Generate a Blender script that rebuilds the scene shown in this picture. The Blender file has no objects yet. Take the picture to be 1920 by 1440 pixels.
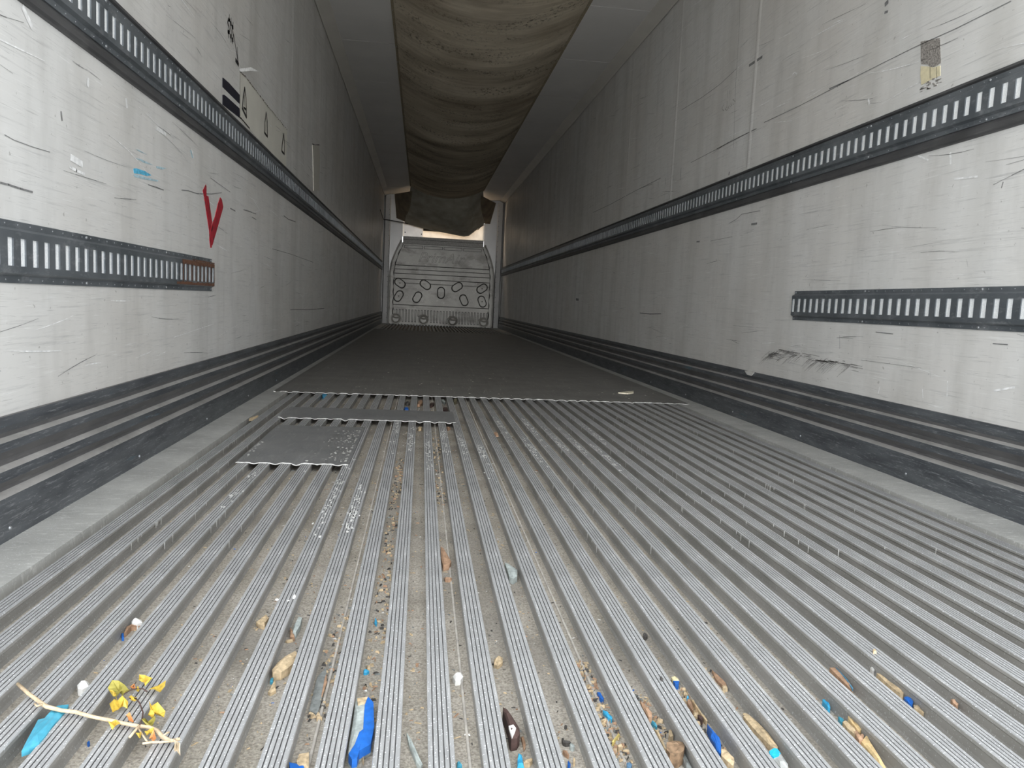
import bpy, bmesh, math, random
from mathutils import Vector, Matrix
random.seed(7)
scene = bpy.context.scene
COL = scene.collection

# ------------------------------------------------------------------ camera
FPX, YAW, PITCH, ROLL = 1440.6, .1212, .1035, -.0483
CAM = Vector((-.404, 0, .5203))
_f = Vector((math.sin(YAW)*math.cos(PITCH), math.cos(YAW)*math.cos(PITCH), -math.sin(PITCH)))
_r = Vector((math.cos(YAW), -math.sin(YAW), 0))
_d = _f.cross(_r)
RIGHT = math.cos(ROLL)*_r + math.sin(ROLL)*_d
DOWN = -math.sin(ROLL)*_r + math.cos(ROLL)*_d
cd = bpy.data.cameras.new('camera'); cam = bpy.data.objects.new('camera', cd); COL.objects.link(cam)
cd.sensor_fit = 'HORIZONTAL'; cd.sensor_width = 36; cd.lens = 36*FPX/1920; cd.clip_start = .02; cd.clip_end = 200
m = Matrix((RIGHT, -DOWN, -_f)).transposed().to_4x4(); m.translation = CAM
cam.matrix_world = m
scene.camera = cam

def ray(u, v): return (u-960)/FPX*RIGHT + (v-720)/FPX*DOWN + _f
def onz(u, v, z=0.): d = ray(u, v); return CAM + d*((z-CAM.z)/d.z)
def onx(u, v, x): d = ray(u, v); return CAM + d*((x-CAM.x)/d.x)
def ony(u, v, y): d = ray(u, v); return CAM + d*((y-CAM.y)/d.y)

# ------------------------------------------------------------------ light
w = bpy.data.worlds.new('world'); scene.world = w; w.use_nodes = True
w.node_tree.nodes['Background'].inputs[0].default_value = (.93, .97, 1, 1)
w.node_tree.nodes['Background'].inputs[1].default_value = 3.2
sd = bpy.data.lights.new('fill_sun', 'SUN'); sd.energy = 1.5; sd.angle = math.radians(24); sd.color = (1, .985, .96)  # added sun lamp, aimed down the trailer to brighten the end wall
sun = bpy.data.objects.new('fill_sun', sd); COL.objects.link(sun)
sun.location = (0, -6, 4)
sun.rotation_euler = Vector((.02, 1, -.05)).to_track_quat('-Z', 'Y').to_euler()
scene.view_settings.view_transform = 'Standard'; scene.view_settings.look = 'None'
scene.view_settings.gamma = 1; scene.view_settings.use_curve_mapping = False
scene.view_settings.exposure = 0.38

# ------------------------------------------------------------------ materials
def rgba(c): return (c[0], c[1], c[2], 1)
class NT:
    def __init__(s, name):
        s.m = bpy.data.materials.new(name); s.m.use_nodes = True; s.t = s.m.node_tree
        s.b = s.t.nodes['Principled BSDF']; s.co = s.n('ShaderNodeTexCoord').outputs['Object']
    def n(s, typ, **k):
        x = s.t.nodes.new(typ)
        for a, v in k.items(): setattr(x, a, v)
        return x
    def l(s, a, b): s.t.links.new(a, b)
    def map(s, scale, loc=(0, 0, 0), rot=(0, 0, 0)):
        x = s.n('ShaderNodeMapping'); s.l(s.co, x.inputs[0])
        x.inputs['Scale'].default_value = scale; x.inputs['Location'].default_value = loc; x.inputs['Rotation'].default_value = rot
        return x.outputs[0]
    def noise(s, scale, stretch=(1, 1, 1), detail=4, rough=.55, loc=(0, 0, 0), rot=(0, 0, 0)):
        x = s.n('ShaderNodeTexNoise'); s.l(s.map(stretch, loc, rot), x.inputs['Vector'])
        x.inputs['Scale'].default_value = scale; x.inputs['Detail'].default_value = detail; x.inputs['Roughness'].default_value = rough
        return x.outputs['Fac']
    def ramp(s, fac, a, b, lo=0., hi=1.):
        x = s.n('ShaderNodeMapRange'); s.l(fac, x.inputs[0])
        for i, v in enumerate((a, b, lo, hi)): x.inputs[i+1].default_value = v
        return x.outputs[0]
    def mul(s, a, b):
        x = s.n('ShaderNodeMath', operation='MULTIPLY'); s.l(a, x.inputs[0])
        if isinstance(b, (int, float)): x.inputs[1].default_value = b
        else: s.l(b, x.inputs[1])
        return x.outputs[0]
    def mix(s, fac, a, b):
        x = s.n('ShaderNodeMix', data_type='RGBA')
        if isinstance(fac, (int, float)): x.inputs[0].default_value = fac
        else: s.l(fac, x.inputs[0])
        for i, c in ((6, a), (7, b)):
            if isinstance(c, tuple): x.inputs[i].default_value = rgba(c)
            else: s.l(c, x.inputs[i])
        return x.outputs[2]
    def bump(s, h, strength=.3, dist=.002, prev=None):
        x = s.n('ShaderNodeBump'); s.l(h, x.inputs['Height']); x.inputs['Strength'].default_value = strength
        x.inputs['Distance'].default_value = dist
        if prev: s.l(prev, x.inputs['Normal'])
        return x.outputs[0]
    def done(s, col, rough=.5, metal=0., normal=None, spec=.5):
        if isinstance(col, tuple): s.b.inputs['Base Color'].default_value = rgba(col)
        else: s.l(col, s.b.inputs['Base Color'])
        if isinstance(rough, (int, float)): s.b.inputs['Roughness'].default_value = rough
        else: s.l(rough, s.b.inputs['Roughness'])
        s.b.inputs['Metallic'].default_value = metal
        s.b.inputs['Specular IOR Level'].default_value = spec
        if normal: s.l(normal, s.b.inputs['Normal'])
        return s.m

_cache = {}
def plain(name, c, rough=.6, metal=0., var=.25, sc=60.):
    k = (name, c)
    if k in _cache: return _cache[k]
    t = NT(name); f = t.ramp(t.noise(sc), .3, .7)
    _cache[k] = t.done(t.mix(f, tuple(x*(1-var) for x in c), tuple(min(1, x*(1+var)) for x in c)), rough, metal)
    return _cache[k]

def wall_mat(name, seed):
    t = NT(name); L = (seed, seed*2.3, 0)
    base = t.mix(t.ramp(t.noise(1.3, loc=L), .35, .65), (.66, .64, .61), (.71, .705, .69))
    # long faint scuffs running along the wall, a little oblique
    s1 = t.ramp(t.noise(5, (1, .8, 26), 6, .65, L, (.10, 0, 0)), .56, .74)
    c = t.mix(t.mul(s1, .55), base, (.34, .34, .34))
    s2 = t.ramp(t.noise(9, (1, 1.2, 60), 5, .7, L, (-.06, 0, 0)), .60, .70)
    c = t.mix(t.mul(s2, .7), c, (.28, .28, .28))
    s3 = t.ramp(t.noise(7, (1, 1.0, 30), 5, .6, (seed+9, 3, 1), (.2, 0, 0)), .60, .72)
    c = t.mix(t.mul(s3, .7), c, (.86, .86, .85))
    # soft vertical grime, plus dark wave reflections of the glossy wall put into the colour
    v = t.ramp(t.noise(1.8, (1, 2.6, .3), 3, .5, (seed, 7, 2)), .47, .70)
    c = t.mix(t.mul(v, .42), c, (.42, .41, .38))
    v2 = t.ramp(t.noise(4, (1, 2.5, .8), 4, .6, (seed, 1, 5)), .50, .80)
    c = t.mix(t.mul(v2, .3), c, (.36, .35, .33))
    sp = t.ramp(t.noise(55, (1, 1, 1), 2, .5, L), .70, .74)
    c = t.mix(t.mul(sp, .5), c, (.25, .24, .22))
    wavy = t.noise(1.0, (1, 3.2, .35), 2, .5, (seed, 0, 0))
    nb = t.bump(wavy, .3, .02)
    nb = t.bump(t.noise(30, (1, 1, 8), 3), .12, .001, nb)
    return t.done(c, t.ramp(t.noise(3, (1, 1, 6)), .3, .7, .30, .52), 0, nb, .5)
M_WL = wall_mat('scuffed_white_wall_left', 2.1)
M_WR = wall_mat('scuffed_white_wall_right', 13.7)

def metal_mat(name, a, b, scratch, rough=.45, metal=.35, stretch=(8, .6, 8), dots=0., amt=.5):
    t = NT(name)
    c = t.mix(t.ramp(t.noise(6), .35, .65), a, b)
    s = t.ramp(t.noise(14, stretch, 5, .7), .55, .70)
    c = t.mix(t.mul(s, amt), c, scratch)
    d = t.ramp(t.noise(9, stretch, 5, .7, (3, 5, 7)), .58, .75)
    c = t.mix(t.mul(d, .35), c, tuple(x*.35 for x in a))
    if dots:
        k = t.ramp(t.noise(330, (1, 1, 1), 1, .4), .66, .70)
        c = t.mix(t.mul(k, dots), c, (.85, .87, .9))
    nb = t.bump(t.noise(80, stretch, 3), .15, .001)
    return t.done(c, rough, metal, nb)
M_SLAT = metal_mat('worn_aluminium_slat', (.33, .333, .337), (.42, .423, .427), (.76, .76, .76), .42, .2, (10, .5, 4), .9, .6)
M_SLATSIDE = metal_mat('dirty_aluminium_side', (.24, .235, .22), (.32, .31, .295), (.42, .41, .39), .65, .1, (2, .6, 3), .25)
M_SHEET = metal_mat('dull_aluminium_sheet', (.17, .165, .155), (.22, .213, .20), (.34, .33, .31), .5, .2, (16, .25, 4), .12, .5)
M_PATCH = metal_mat('grey_sheet_patch', (.20, .205, .205), (.25, .25, .25), (.42, .42, .42), .42, .3, (4, .8, 4), .15, .4)
M_BURR = plain('bright_sheet_edge', (.70, .70, .68), .4, .2, .2, 90)
M_STRIP = metal_mat('brushed_edge_strip', (.40, .40, .385), (.52, .52, .50), (.78, .78, .75), .5, .15, (1.6, 7, 3), .4, .8)
M_RAIL = metal_mat('galvanised_blue_grey_rail', (.105, .118, .13), (.175, .19, .205), (.40, .41, .42), .42, .35, (2, 1.2, 3), 0, .4)
M_RAILBACK = metal_mat('dark_grey_backing_strip', (.055, .055, .057), (.09, .09, .092), (.2, .2, .2), .5, .1, (2, .5, 6), 0, .3)
M_GALV = plain('lightened_zinc_behind_slots', (.88, .90, .92), .45, 0., .12, 240)  # extra pale: light reaching into the slots is put into the colour
M_RUST = plain('rusty_steel', (.13, .06, .035), .8, 0., .5, 120)
M_DIMPLE = plain('dimple_grey', (.20, .21, .22), .5, .2)
M_RIVET = plain('bright_rivet', (.26, .27, .28), .35, .5, .1)
M_TRIM = plain('cove_trim_cream', (.66, .63, .58), .45, 0, .06, 3)
M_CEIL = plain('pale_ceiling_sheet', (.72, .70, .68), .5, 0, .05, 2)
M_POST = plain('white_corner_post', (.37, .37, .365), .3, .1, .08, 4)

def kick_mat():
    t = NT('scratched_slate_kick_plate')
    c = t.mix(t.ramp(t.noise(5, (1, 1, 6)), .35, .65), (.055, .060, .068), (.105, .113, .122))
    s = t.ramp(t.noise(16, (1, .9, 14), 6, .75, (0, 0, 0), (.08, 0, 0)), .55, .68)
    c = t.mix(t.mul(s, .8), c, (.30, .31, .32))
    s = t.ramp(t.noise(30, (1, 2, 12), 4, .7, (5, 5, 5), (-.5, 0, 0)), .64, .70)
    c = t.mix(t.mul(s, .7), c, (.45, .46, .47))
    b = t.ramp(t.noise(3.0, (1, .7, 7), 3, .6, (1, 4, 2)), .66, .74)
    c = t.mix(t.mul(t.mul(b, s1 := t.ramp(t.noise(20, (1, 1, 9), 4), .4, .6)), .7), c, (.05, .20, .27))
    return t.done(c, .42, .15, t.bump(t.noise(40, (1, 1, 10), 3), .2, .001))
M_KICK = kick_mat()
M_KICKLEDGE = metal_mat('pale_kick_ledge', (.24, .235, .225), (.34, .33, .32), (.46, .45, .43), .6, .05, (2, .8, 3), 0, .4)
M_KICKMID = metal_mat('grey_kick_recess', (.085, .083, .085), (.12, .117, .117), (.24, .24, .235), .5, .1, (2, .8, 6), 0, .4)

def dirt_mat():
    t = NT('dusty_channel_bed')
    c = t.mix(t.ramp(t.noise(9), .35, .65), (.41, .378, .325), (.54, .50, .445))
    g = t.ramp(t.noise(260, (1, 1, 1), 2, .6), .35, .75)
    c = t.mix(t.mul(g, .75), c, (.12, .105, .085))
    g2 = t.ramp(t.noise(420, (1, 1, 1), 1, .6, (4, 4, 4)), .64, .70)
    c = t.mix(t.mul(g2, .8), c, (.62, .55, .43))
    k = t.ramp(t.noise(5, (1, .6, 1), 3, .5, (8, 2, 2)), .5, .65)
    c = t.mix(t.mul(k, .45), c, (.17, .16, .145))
    return t.done(c, .9, 0, t.bump(t.noise(250), .6, .0015), .2)
M_DIRT = dirt_mat()

def canvas_mat():
    t = NT('mouldy_cream_canvas')
    c = t.mix(t.ramp(t.noise(1.2), .3, .7), (.52, .45, .34), (.64, .57, .45))
    b = t.ramp(t.noise(1.7, (.6, 1.6, 1), 4, .6), .45, .68)
    c = t.mix(t.mul(b, .7), c, (.22, .17, .115))
    s = t.ramp(t.noise(26, (1.6, 1, 1), 4, .7), .52, .62)
    b2 = t.ramp(t.noise(2.2, (.7, 1.8, 1), 3, .6, (3, 3, 3)), .45, .6)
    c = t.mix(t.mul(t.mul(s, b2), .75), c, (.07, .055, .04))
    return t.done(c, .85, 0, t.bump(t.noise(3.0, (.35, 2.4, 1), 3, .5, (1, 1, 1)), .25, .05), .2)
M_CANVAS = canvas_mat()
M_CANVAS2 = plain('dark_canvas_drape', (.27, .255, .21), .85, 0, .25, 5)
M_CANVAS3 = plain('brown_canvas_lining', (.15, .12, .085), .85, 0, .3, 7)

def bulk_mat():
    t = NT('grey_moulded_bulkhead')
    c = t.mix(t.ramp(t.noise(2.5), .35, .65), (.25, .245, .225), (.34, .335, .31))
    k = t.ramp(t.noise(2.2, (1, 1, 2), 4, .6, (2, 8, 1)), .52, .66)
    c = t.mix(t.mul(k, .6), c, (.10, .09, .08))
    k = t.ramp(t.noise(30, (1, 1, 1), 3, .6), .6, .72)
    c = t.mix(t.mul(k, .4), c, (.5, .49, .46))
    return t.done(c, .4, .1)
M_BULK = bulk_mat()
M_GROOVE = plain('dark_moulding_groove', (.022, .021, .02), .7)
M_BLACK = plain('black_marker', (.012, .012, .014), .6, 0, .1)
M_CORD = plain('black_cord', (.012, .012, .012), .6)
M_UNIT = plain('bare_aluminium_plate', (.75, .70, .62), .35, .3, .12, 6)
M_RED = NT('red_tape')
M_RED = M_RED.done(M_RED.mix(M_RED.ramp(M_RED.noise(45, (1, 2, .6), 4), .55, .62), (.42, .018, .035), (.06, .008, .01)), .4)

# ------------------------------------------------------------------ mesh helpers
def tagit(o, label=None, cat=None, group=None, kind=None):
    for k, v in (('label', label), ('category', cat), ('group', group), ('kind', kind)):
        if v: o[k] = v
    return o
def link(name, me, parent=None):
    o = bpy.data.objects.new(name, me); COL.objects.link(o)
    if parent: o.parent = parent
    return o
def mesh(name, vs, fs, mats, parent=None, idx=None, smooth=False, center=False):
    vs = [Vector(v) for v in vs]; c = Vector((0, 0, 0))
    if center:
        n = len(vs); c = sum(vs, Vector((0, 0, 0)))/n; c.z = min(v.z for v in vs)
        vs = [v-c for v in vs]
    me = bpy.data.meshes.new(name); me.from_pydata([tuple(v) for v in vs], [], fs)
    for mm in (mats if isinstance(mats, (list, tuple)) else [mats]): me.materials.append(mm)
    if idx: me.polygons.foreach_set('material_index', idx)
    if smooth: me.polygons.foreach_set('use_smooth', [True]*len(me.polygons))
    me.validate(); me.update()
    bm = bmesh.new(); bm.from_mesh(me); bmesh.ops.recalc_face_normals(bm, faces=bm.faces); bm.to_mesh(me); bm.free()
    o = link(name, me, parent); o.location = c
    return o
def empty(name, loc=(0, 0, 0)):
    o = bpy.data.objects.new(name, None); COL.objects.link(o); o.location = loc; o.empty_display_size = .05
    return o
class MB:
    def __init__(s): s.v = []; s.f = []; s.i = []
    def add(s, vs, fs, mi=0):
        b = len(s.v); s.v += [tuple(v) for v in vs]; s.f += [tuple(b+k for k in f) for f in fs]; s.i += [mi]*len(fs)
    def box(s, a, b, mi=0):
        x0, y0, z0 = a; x1, y1, z1 = b
        s.add([(x0,y0,z0),(x1,y0,z0),(x1,y1,z0),(x0,y1,z0),(x0,y0,z1),(x1,y0,z1),(x1,y1,z1),(x0,y1,z1)],
              [(0,3,2,1),(4,5,6,7),(0,1,5,4),(1,2,6,5),(2,3,7,6),(3,0,4,7)], mi)
    def prism(s, prof, y0, y1, mi=None, ny=1):
        # closed profile in x,z extruded along y; mi = material index per edge
        n = len(prof); b = len(s.v)
        for j in range(ny+1):
            y = y0+(y1-y0)*j/ny; s.v += [(p[0], y, p[1]) for p in prof]
        for j in range(ny):
            for k in range(n):
                a = b+j*n+k; c = b+j*n+(k+1) % n
                s.f.append((a, c, c+n, a+n)); s.i.append(mi[k] if mi else 0)
        s.f.append(tuple(b+k for k in range(n))[::-1]); s.i.append(0)
        s.f.append(tuple(b+ny*n+k for k in range(n))); s.i.append(0)
    def tube(s, pts, rad, seg=6, mi=0):
        pts = [Vector(p) for p in pts]; n = len(pts); b = len(s.v)
        for j, p in enumerate(pts):
            t = (pts[min(j+1, n-1)]-pts[max(j-1, 0)]).normalized()
            a = t.orthogonal().normalized() if j == 0 else (a - t*a.dot(t)).normalized()
            c = t.cross(a); r = rad[j] if isinstance(rad, (list, tuple)) else rad
            for k in range(seg):
                th = 2*math.pi*k/seg; s.v.append(tuple(p+r*(math.cos(th)*a+math.sin(th)*c)))
        for j in range(n-1):
            for k in range(seg):
                q = b+j*seg; s.f.append((q+k, q+(k+1) % seg, q+seg+(k+1) % seg, q+seg+k)); s.i.append(mi)
        s.f.append(tuple(b+k for k in range(seg))[::-1]); s.i.append(mi)
        s.f.append(tuple(b+(n-1)*seg+k for k in range(seg))); s.i.append(mi)
    def disc(s, c, nrm, r, h, seg=8, mi=0):
        c = Vector(c); nrm = Vector(nrm).normalized(); a = nrm.orthogonal().normalized(); d = nrm.cross(a)
        base = [c+r*(math.cos(t)*a+math.sin(t)*d) for t in [2*math.pi*k/seg for k in range(seg)]]
        top = [c+nrm*h+(p-c)*.6 for p in base]
        s.add(base+top, [tuple(range(seg, 2*seg))]+[(k, (k+1) % seg, seg+(k+1) % seg, seg+k) for k in range(seg)], mi)
    def build(s, name, mats, parent=None, smooth=False, center=False):
        return mesh(name, s.v, s.f, mats, parent, s.i, smooth, center)

W = 1.245; Y0, Y1 = .75, 16.34; H = 2.66
# ------------------------------------------------------------------ setting
def struct(name, mb, mats, **k):
    o = mb.build(name, mats, **k); o['kind'] = 'structure'; return o
g = MB(); g.box((-30, -40, -1.45), (30, 40, -1.35)); go = g.build('ground', plain('pale_bounce_yard', (.58, .57, .55), .9), None); go['kind'] = 'structure'  # unseen yard, its pale colour chosen to bounce light up to the ceiling
b = MB(); b.box((-W-.07, Y0, -.2), (-W, Y1+1.2, H+.1)); wl = struct('wall_left', b, M_WL)
b = MB(); b.box((W, Y0, -.2), (W+.07, Y1+1.2, H+.1)); wr = struct('wall_right', b, M_WR)
b = MB(); b.box((-W, Y0, H), (W, Y1+1.2, H+.1)); ce = struct('ceiling', b, M_CEIL)
y = Y0+.02; k = 0
pm = MB(); pm.box((-.235, 0, -.005), (.235, 1.205, 0)); proto = None
while y < Y1-.2:
    for sx in (-1, 1):
        q = MB(); L = min(1.205, Y1-y); x0, x1 = sorted((sx*.69, sx*1.16)); q.box((x0, y, H-.006), (x1, y+L, H-.0005))
        q.build('ceiling_panel', M_CEIL, ce)
    y += 1.212
# front wall with the big opening for the cooling unit
b = MB()
b.box((-W, Y1+.032, -.2), (-.85, Y1+.1, H)); b.box((.85, Y1+.032, -.2), (W, Y1+.1, H)); b.box((-.85, Y1+.032, -.2), (.85, Y1+.1, 1.60))
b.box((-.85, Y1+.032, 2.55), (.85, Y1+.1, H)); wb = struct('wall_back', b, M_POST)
# floor: bed + slats + edge strips
FZ = -.026; P0, PP, SW = -1.09984, .0627, .031
b = MB(); b.box((-W, Y0, -.2), (W, Y1+.02, FZ)); fl = struct('floor', b, M_DIRT)
for sgn, xi in ((-1, -1.1), (1, 1.07)):
    q = MB(); x0, x1 = sorted((sgn*1.235, xi)); q.box((x0, Y0, FZ), (x1, Y1+.01, -.002), 0); q.build('edge_strip', M_STRIP, fl)
hw = SW/2
top = []
nr = 5; rw = SW/nr
for k in range(nr):
    a = -hw+k*rw
    top += [(a+.0008, 0), (a+rw-.0008, 0)]
    if k < nr-1: top += [(a+rw-.0006, -.0020), (a+rw+.0006, -.0020)]
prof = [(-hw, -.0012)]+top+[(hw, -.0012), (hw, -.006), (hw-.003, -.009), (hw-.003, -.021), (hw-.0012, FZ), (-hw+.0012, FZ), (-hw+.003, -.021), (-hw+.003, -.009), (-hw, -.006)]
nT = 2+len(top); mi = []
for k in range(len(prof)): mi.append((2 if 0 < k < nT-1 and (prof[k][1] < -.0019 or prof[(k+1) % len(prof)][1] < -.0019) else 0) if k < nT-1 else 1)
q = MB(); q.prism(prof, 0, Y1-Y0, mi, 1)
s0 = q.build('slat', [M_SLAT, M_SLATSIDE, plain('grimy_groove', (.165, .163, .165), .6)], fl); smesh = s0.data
SLX = []
for i in range(34):
    x = P0+PP*(i+1)-hw; SLX.append(x)
    o = s0 if i == 0 else s0.copy()
    if i: COL.objects.link(o); o.parent = fl
    o.location = (x, Y0, 0)
# raised joint beads in every third channel
for i in range(0, 35, 3):
    x = P0+PP*i+.0157+.004
    q = MB(); q.tube([(x, Y0, FZ+.0005), (x, Y1, FZ+.0005)], .0022, 8); q.build('joint_bead', plain('bead_grey', (.33, .31, .28), .7), fl, True)

# kick plates
kp = [(.2432, .0), (.2432, .009), (.2235, .012), (.210, .006), (.2013, .007), (.1945, .020), (.177, .022), (.158, .011), (.1465, .012),
      (.1385, .0245), (.118, .0262), (.102, .014), (.0955, .015), (.0855, .0290), (.062, .031), (-.014, .031), (-.014, .0)]
kmi = [2, 0, 0, 2, 1, 0, 2, 2, 1, 0, 2, 2, 1, 0, 0, 0, 0]  # ledges coloured lighter, recesses mid grey, front faces darkest
for sgn, nm in ((-1, 'baseboard_left'), (1, 'baseboard_right')):
    q = MB(); pr = [(sgn*(W-o), z) for z, o in kp]; q.prism(pr, Y0, Y1+.01, kmi); o = struct(nm, q, [M_KICK, M_KICKLEDGE, M_KICKMID])
    rv = MB()
    for k in range(22): rv.disc((sgn*(W-.031), .9+k*.72, .022), (-sgn, 0, 0), .005, .003)
    rv.build('rivet_row', M_RIVET, o)['kind'] = 'stuff'
# cove trims
for n_, sgn in ((1, -1), (2, 1)):
    q = MB(); q.prism([(sgn*W, 2.615), (sgn*(W-.008), 2.607), (sgn*(W-.02), 2.615), (sgn*1.15, H-.010), (sgn*1.145, H), (sgn*W, H)], Y0, Y1); struct('trim_%d' % n_, q, M_TRIM)
# vertical seams on the walls
for u, v, sgn in ((549, 100, -1), (601, 150, -1), (634, 230, -1), (1278, 60, 1), (1187, 150, 1), (1425, 20, 1), (1120, 200, 1)):
    p = onx(u, v, sgn*W); q = MB()
    q.prism([(sgn*W, 0), (sgn*(W-.004), -.002), (sgn*W, 0)], 0, 1) if False else None
    y = p.y; zz = (1.27, 2.61)
    q.add([(sgn*W, y-.02, zz[0]), (sgn*(W-.003), y, zz[0]), (sgn*W, y+.02, zz[0]), (sgn*W, y-.02, zz[1]), (sgn*(W-.003), y, zz[1]), (sgn*W, y+.02, zz[1])],
          [(0, 1, 4, 3), (1, 2, 5, 4)])
    q.build('wall_seam', M_WL if sgn < 0 else M_WR, wl if sgn < 0 else wr, True)

# ------------------------------------------------------------------ cargo rails
def rail(sgn, zc, ya, yb, yslot, backing, label, name='cargo_rail', rusty=False):
    t = empty(name, (sgn*W, (ya+yb)/2, zc)); tagit(t, label, 'rail')
    off = Vector((sgn*W, (ya+yb)/2, zc))
    def X(o): return sgn*(W-o)
    base = .0
    if backing:
        q = MB(); pr = [(X(.0), 1.265), (X(.006), 1.268), (X(.012), 1.2655), (X(.012), 1.258), (X(.005), 1.254), (X(.005), 1.122), (X(.012), 1.112), (X(.014), 1.095), (X(.008), 1.090), (X(0), 1.088)]
        o = q.prism(pr, ya, yb) or q.build('backing_strip', M_RAILBACK, t); o.location = -off; base = .005
    q = MB(); q.box(tuple(min(a, b) for a, b in zip((X(base+.001), ya+.002, zc-.040), (X(base+.0105), yb-.002, zc+.050))),
                    tuple(max(a, b) for a, b in zip((X(base+.001), ya+.002, zc-.040), (X(base+.0105), yb-.002, zc+.040))))
    o = q.build('zinc_liner', M_GALV, t); o.location = -off
    f1, f2 = base+.0035, base+.014     # flange and face offsets
    zf, zs = .0635, .0285
    q = MB()
    def strip(o0, z0, o1, z1):
        q.add([(X(o0), ya, z0), (X(o1), ya, z1), (X(o1), yb, z1), (X(o0), yb, z0)], [(0, 1, 2, 3)])
    for s in (1, -1):
        strip(base, zc+s*zf, f1, zc+s*zf); strip(f1, zc+s*zf, f1, zc+s*.049); strip(f1, zc+s*.049, f2, zc+s*.043); strip(f2, zc+s*.043, f2, zc+s*zs)
    ys = []; y = yslot
    while y < yb-.014: y += .0508
    y -= .0508
    while y > ya+.014: ys.append(y); y -= .0508
    ys.sort(); hwid = .0112; prev = ya
    for y in ys+[None]:
        a = prev; b_ = (y-hwid) if y is not None else yb
        q.add([(X(f2), a, zc-zs), (X(f2), b_, zc-zs), (X(f2), b_, zc+zs), (X(f2), a, zc+zs)], [(0, 1, 2, 3)])
        if y is not None:
            c0, c1 = y-hwid, y+hwid; d = f2-.0035
            for (ya_, za_, yb_, zb_) in ((c0, -zs, c1, -zs), (c1, -zs, c1, zs), (c1, zs, c0, zs), (c0, zs, c0, -zs)):
                q.add([(X(f2), ya_, zc+za_), (X(f2), yb_, zc+zb_), (X(d), yb_, zc+zb_), (X(d), ya_, zc+za_)], [(0, 1, 2, 3)])
            prev = y+hwid
    # end caps
    for yy in (ya, yb):
        q.add([(X(base), yy, zc-zf), (X(f1), yy, zc-zf), (X(f1), yy, zc-.049), (X(f2), yy, zc-.043), (X(f2), yy, zc-zs), (X(base), yy, zc-zs)], [(0, 1, 2, 3, 4, 5)])
        q.add([(X(base), yy, zc+zf), (X(f1), yy, zc+zf), (X(f1), yy, zc+.049), (X(f2), yy, zc+.043), (X(f2), yy, zc+zs), (X(base), yy, zc+zs)], [(0, 1, 2, 3, 4, 5)])
    o = q.build('slotted_plate', M_RAIL, t); o.location = -off
    q = MB()
    for y in ys:
        if y > 9: break
        for s in (1, -1): q.disc((X(f1), y, zc+s*.0565), (-sgn, 0, 0), .0022, .0012, 6)
    o = q.build('dimple_row', M_DIMPLE, t); o.location = -off; o['kind'] = 'stuff'
    pr = None
    for j, y in enumerate([yy+.0254 for k, yy in enumerate(reversed(ys)) if k % 12 == 11 or k == 0 and not backing]):
        for s in (1, -1):
            if pr is None:
                q = MB(); q.disc((0, 0, 0), (-sgn, 0, 0), .0048, .003, 10); pr = q.build('rivet', M_RIVET, t, True); o = pr
            else:
                o = pr.copy(); COL.objects.link(o)
            yy = min(y, yb-.012)
            o.location = Vector((X(f1), yy, zc+s*.0565))-off
    if rusty:
        q = MB()
        for (a, b2, z0, z1) in ((yb-.42, yb-.001, .0435, .0285), (yb-.48, yb-.001, -.0435, -.0335), (yb-.30, yb-.001, .049, .0435)):
            n = 24
            for j in range(n):
                ja = a+(b2-a)*j/n; jb = a+(b2-a)*(j+1)/n; e0 = z1+random.uniform(-.002, .003); 
                oo = f2+.0006
                q.add([(X(oo), ja, zc+z0*1.0), (X(oo), jb, zc+z0), (X(oo), jb, zc+e0), (X(oo), ja, zc+e0)], [(0, 1, 2, 3)])
        for j in range(9):
            y = ys[-1-j]
            for z0, z1 in ((-.030, .030),):
                yb2 = y+.0135+.0115
                q.add([(X(f2+.0006), y+.0125, zc+z0), (X(f2+.0006), yb2-random.uniform(.0, .006), zc+z0), (X(f2+.0006), yb2-random.uniform(0, .008), zc+z1), (X(f2+.0006), y+.0125, zc+z1)], [(0, 1, 2, 3)])
        o = q.build('rust_crust', M_RUST, t); o.location = -off; o['label'] = 'brown rust on the end of the rail'
    return t
rail(-1, 1.188, Y0+.01, Y1-.16, 2.049, True, 'long slotted steel cargo rail high along the left wall', 'cargo_rail')
rail(1, 1.188, Y0+.01, Y1-.16, 2.044, True, 'long slotted steel cargo rail high along the right wall', 'cargo_rail')
rail(-1, .5775, Y0+.01, 3.222, 3.202, False, 'short slotted cargo rail with rusty end, low on the left wall', 'cargo_rail', True)
rail(1, .5745, Y0+.01, 3.275, 3.259, False, 'short slotted cargo rail low on the right wall, clean end', 'cargo_rail')

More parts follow.
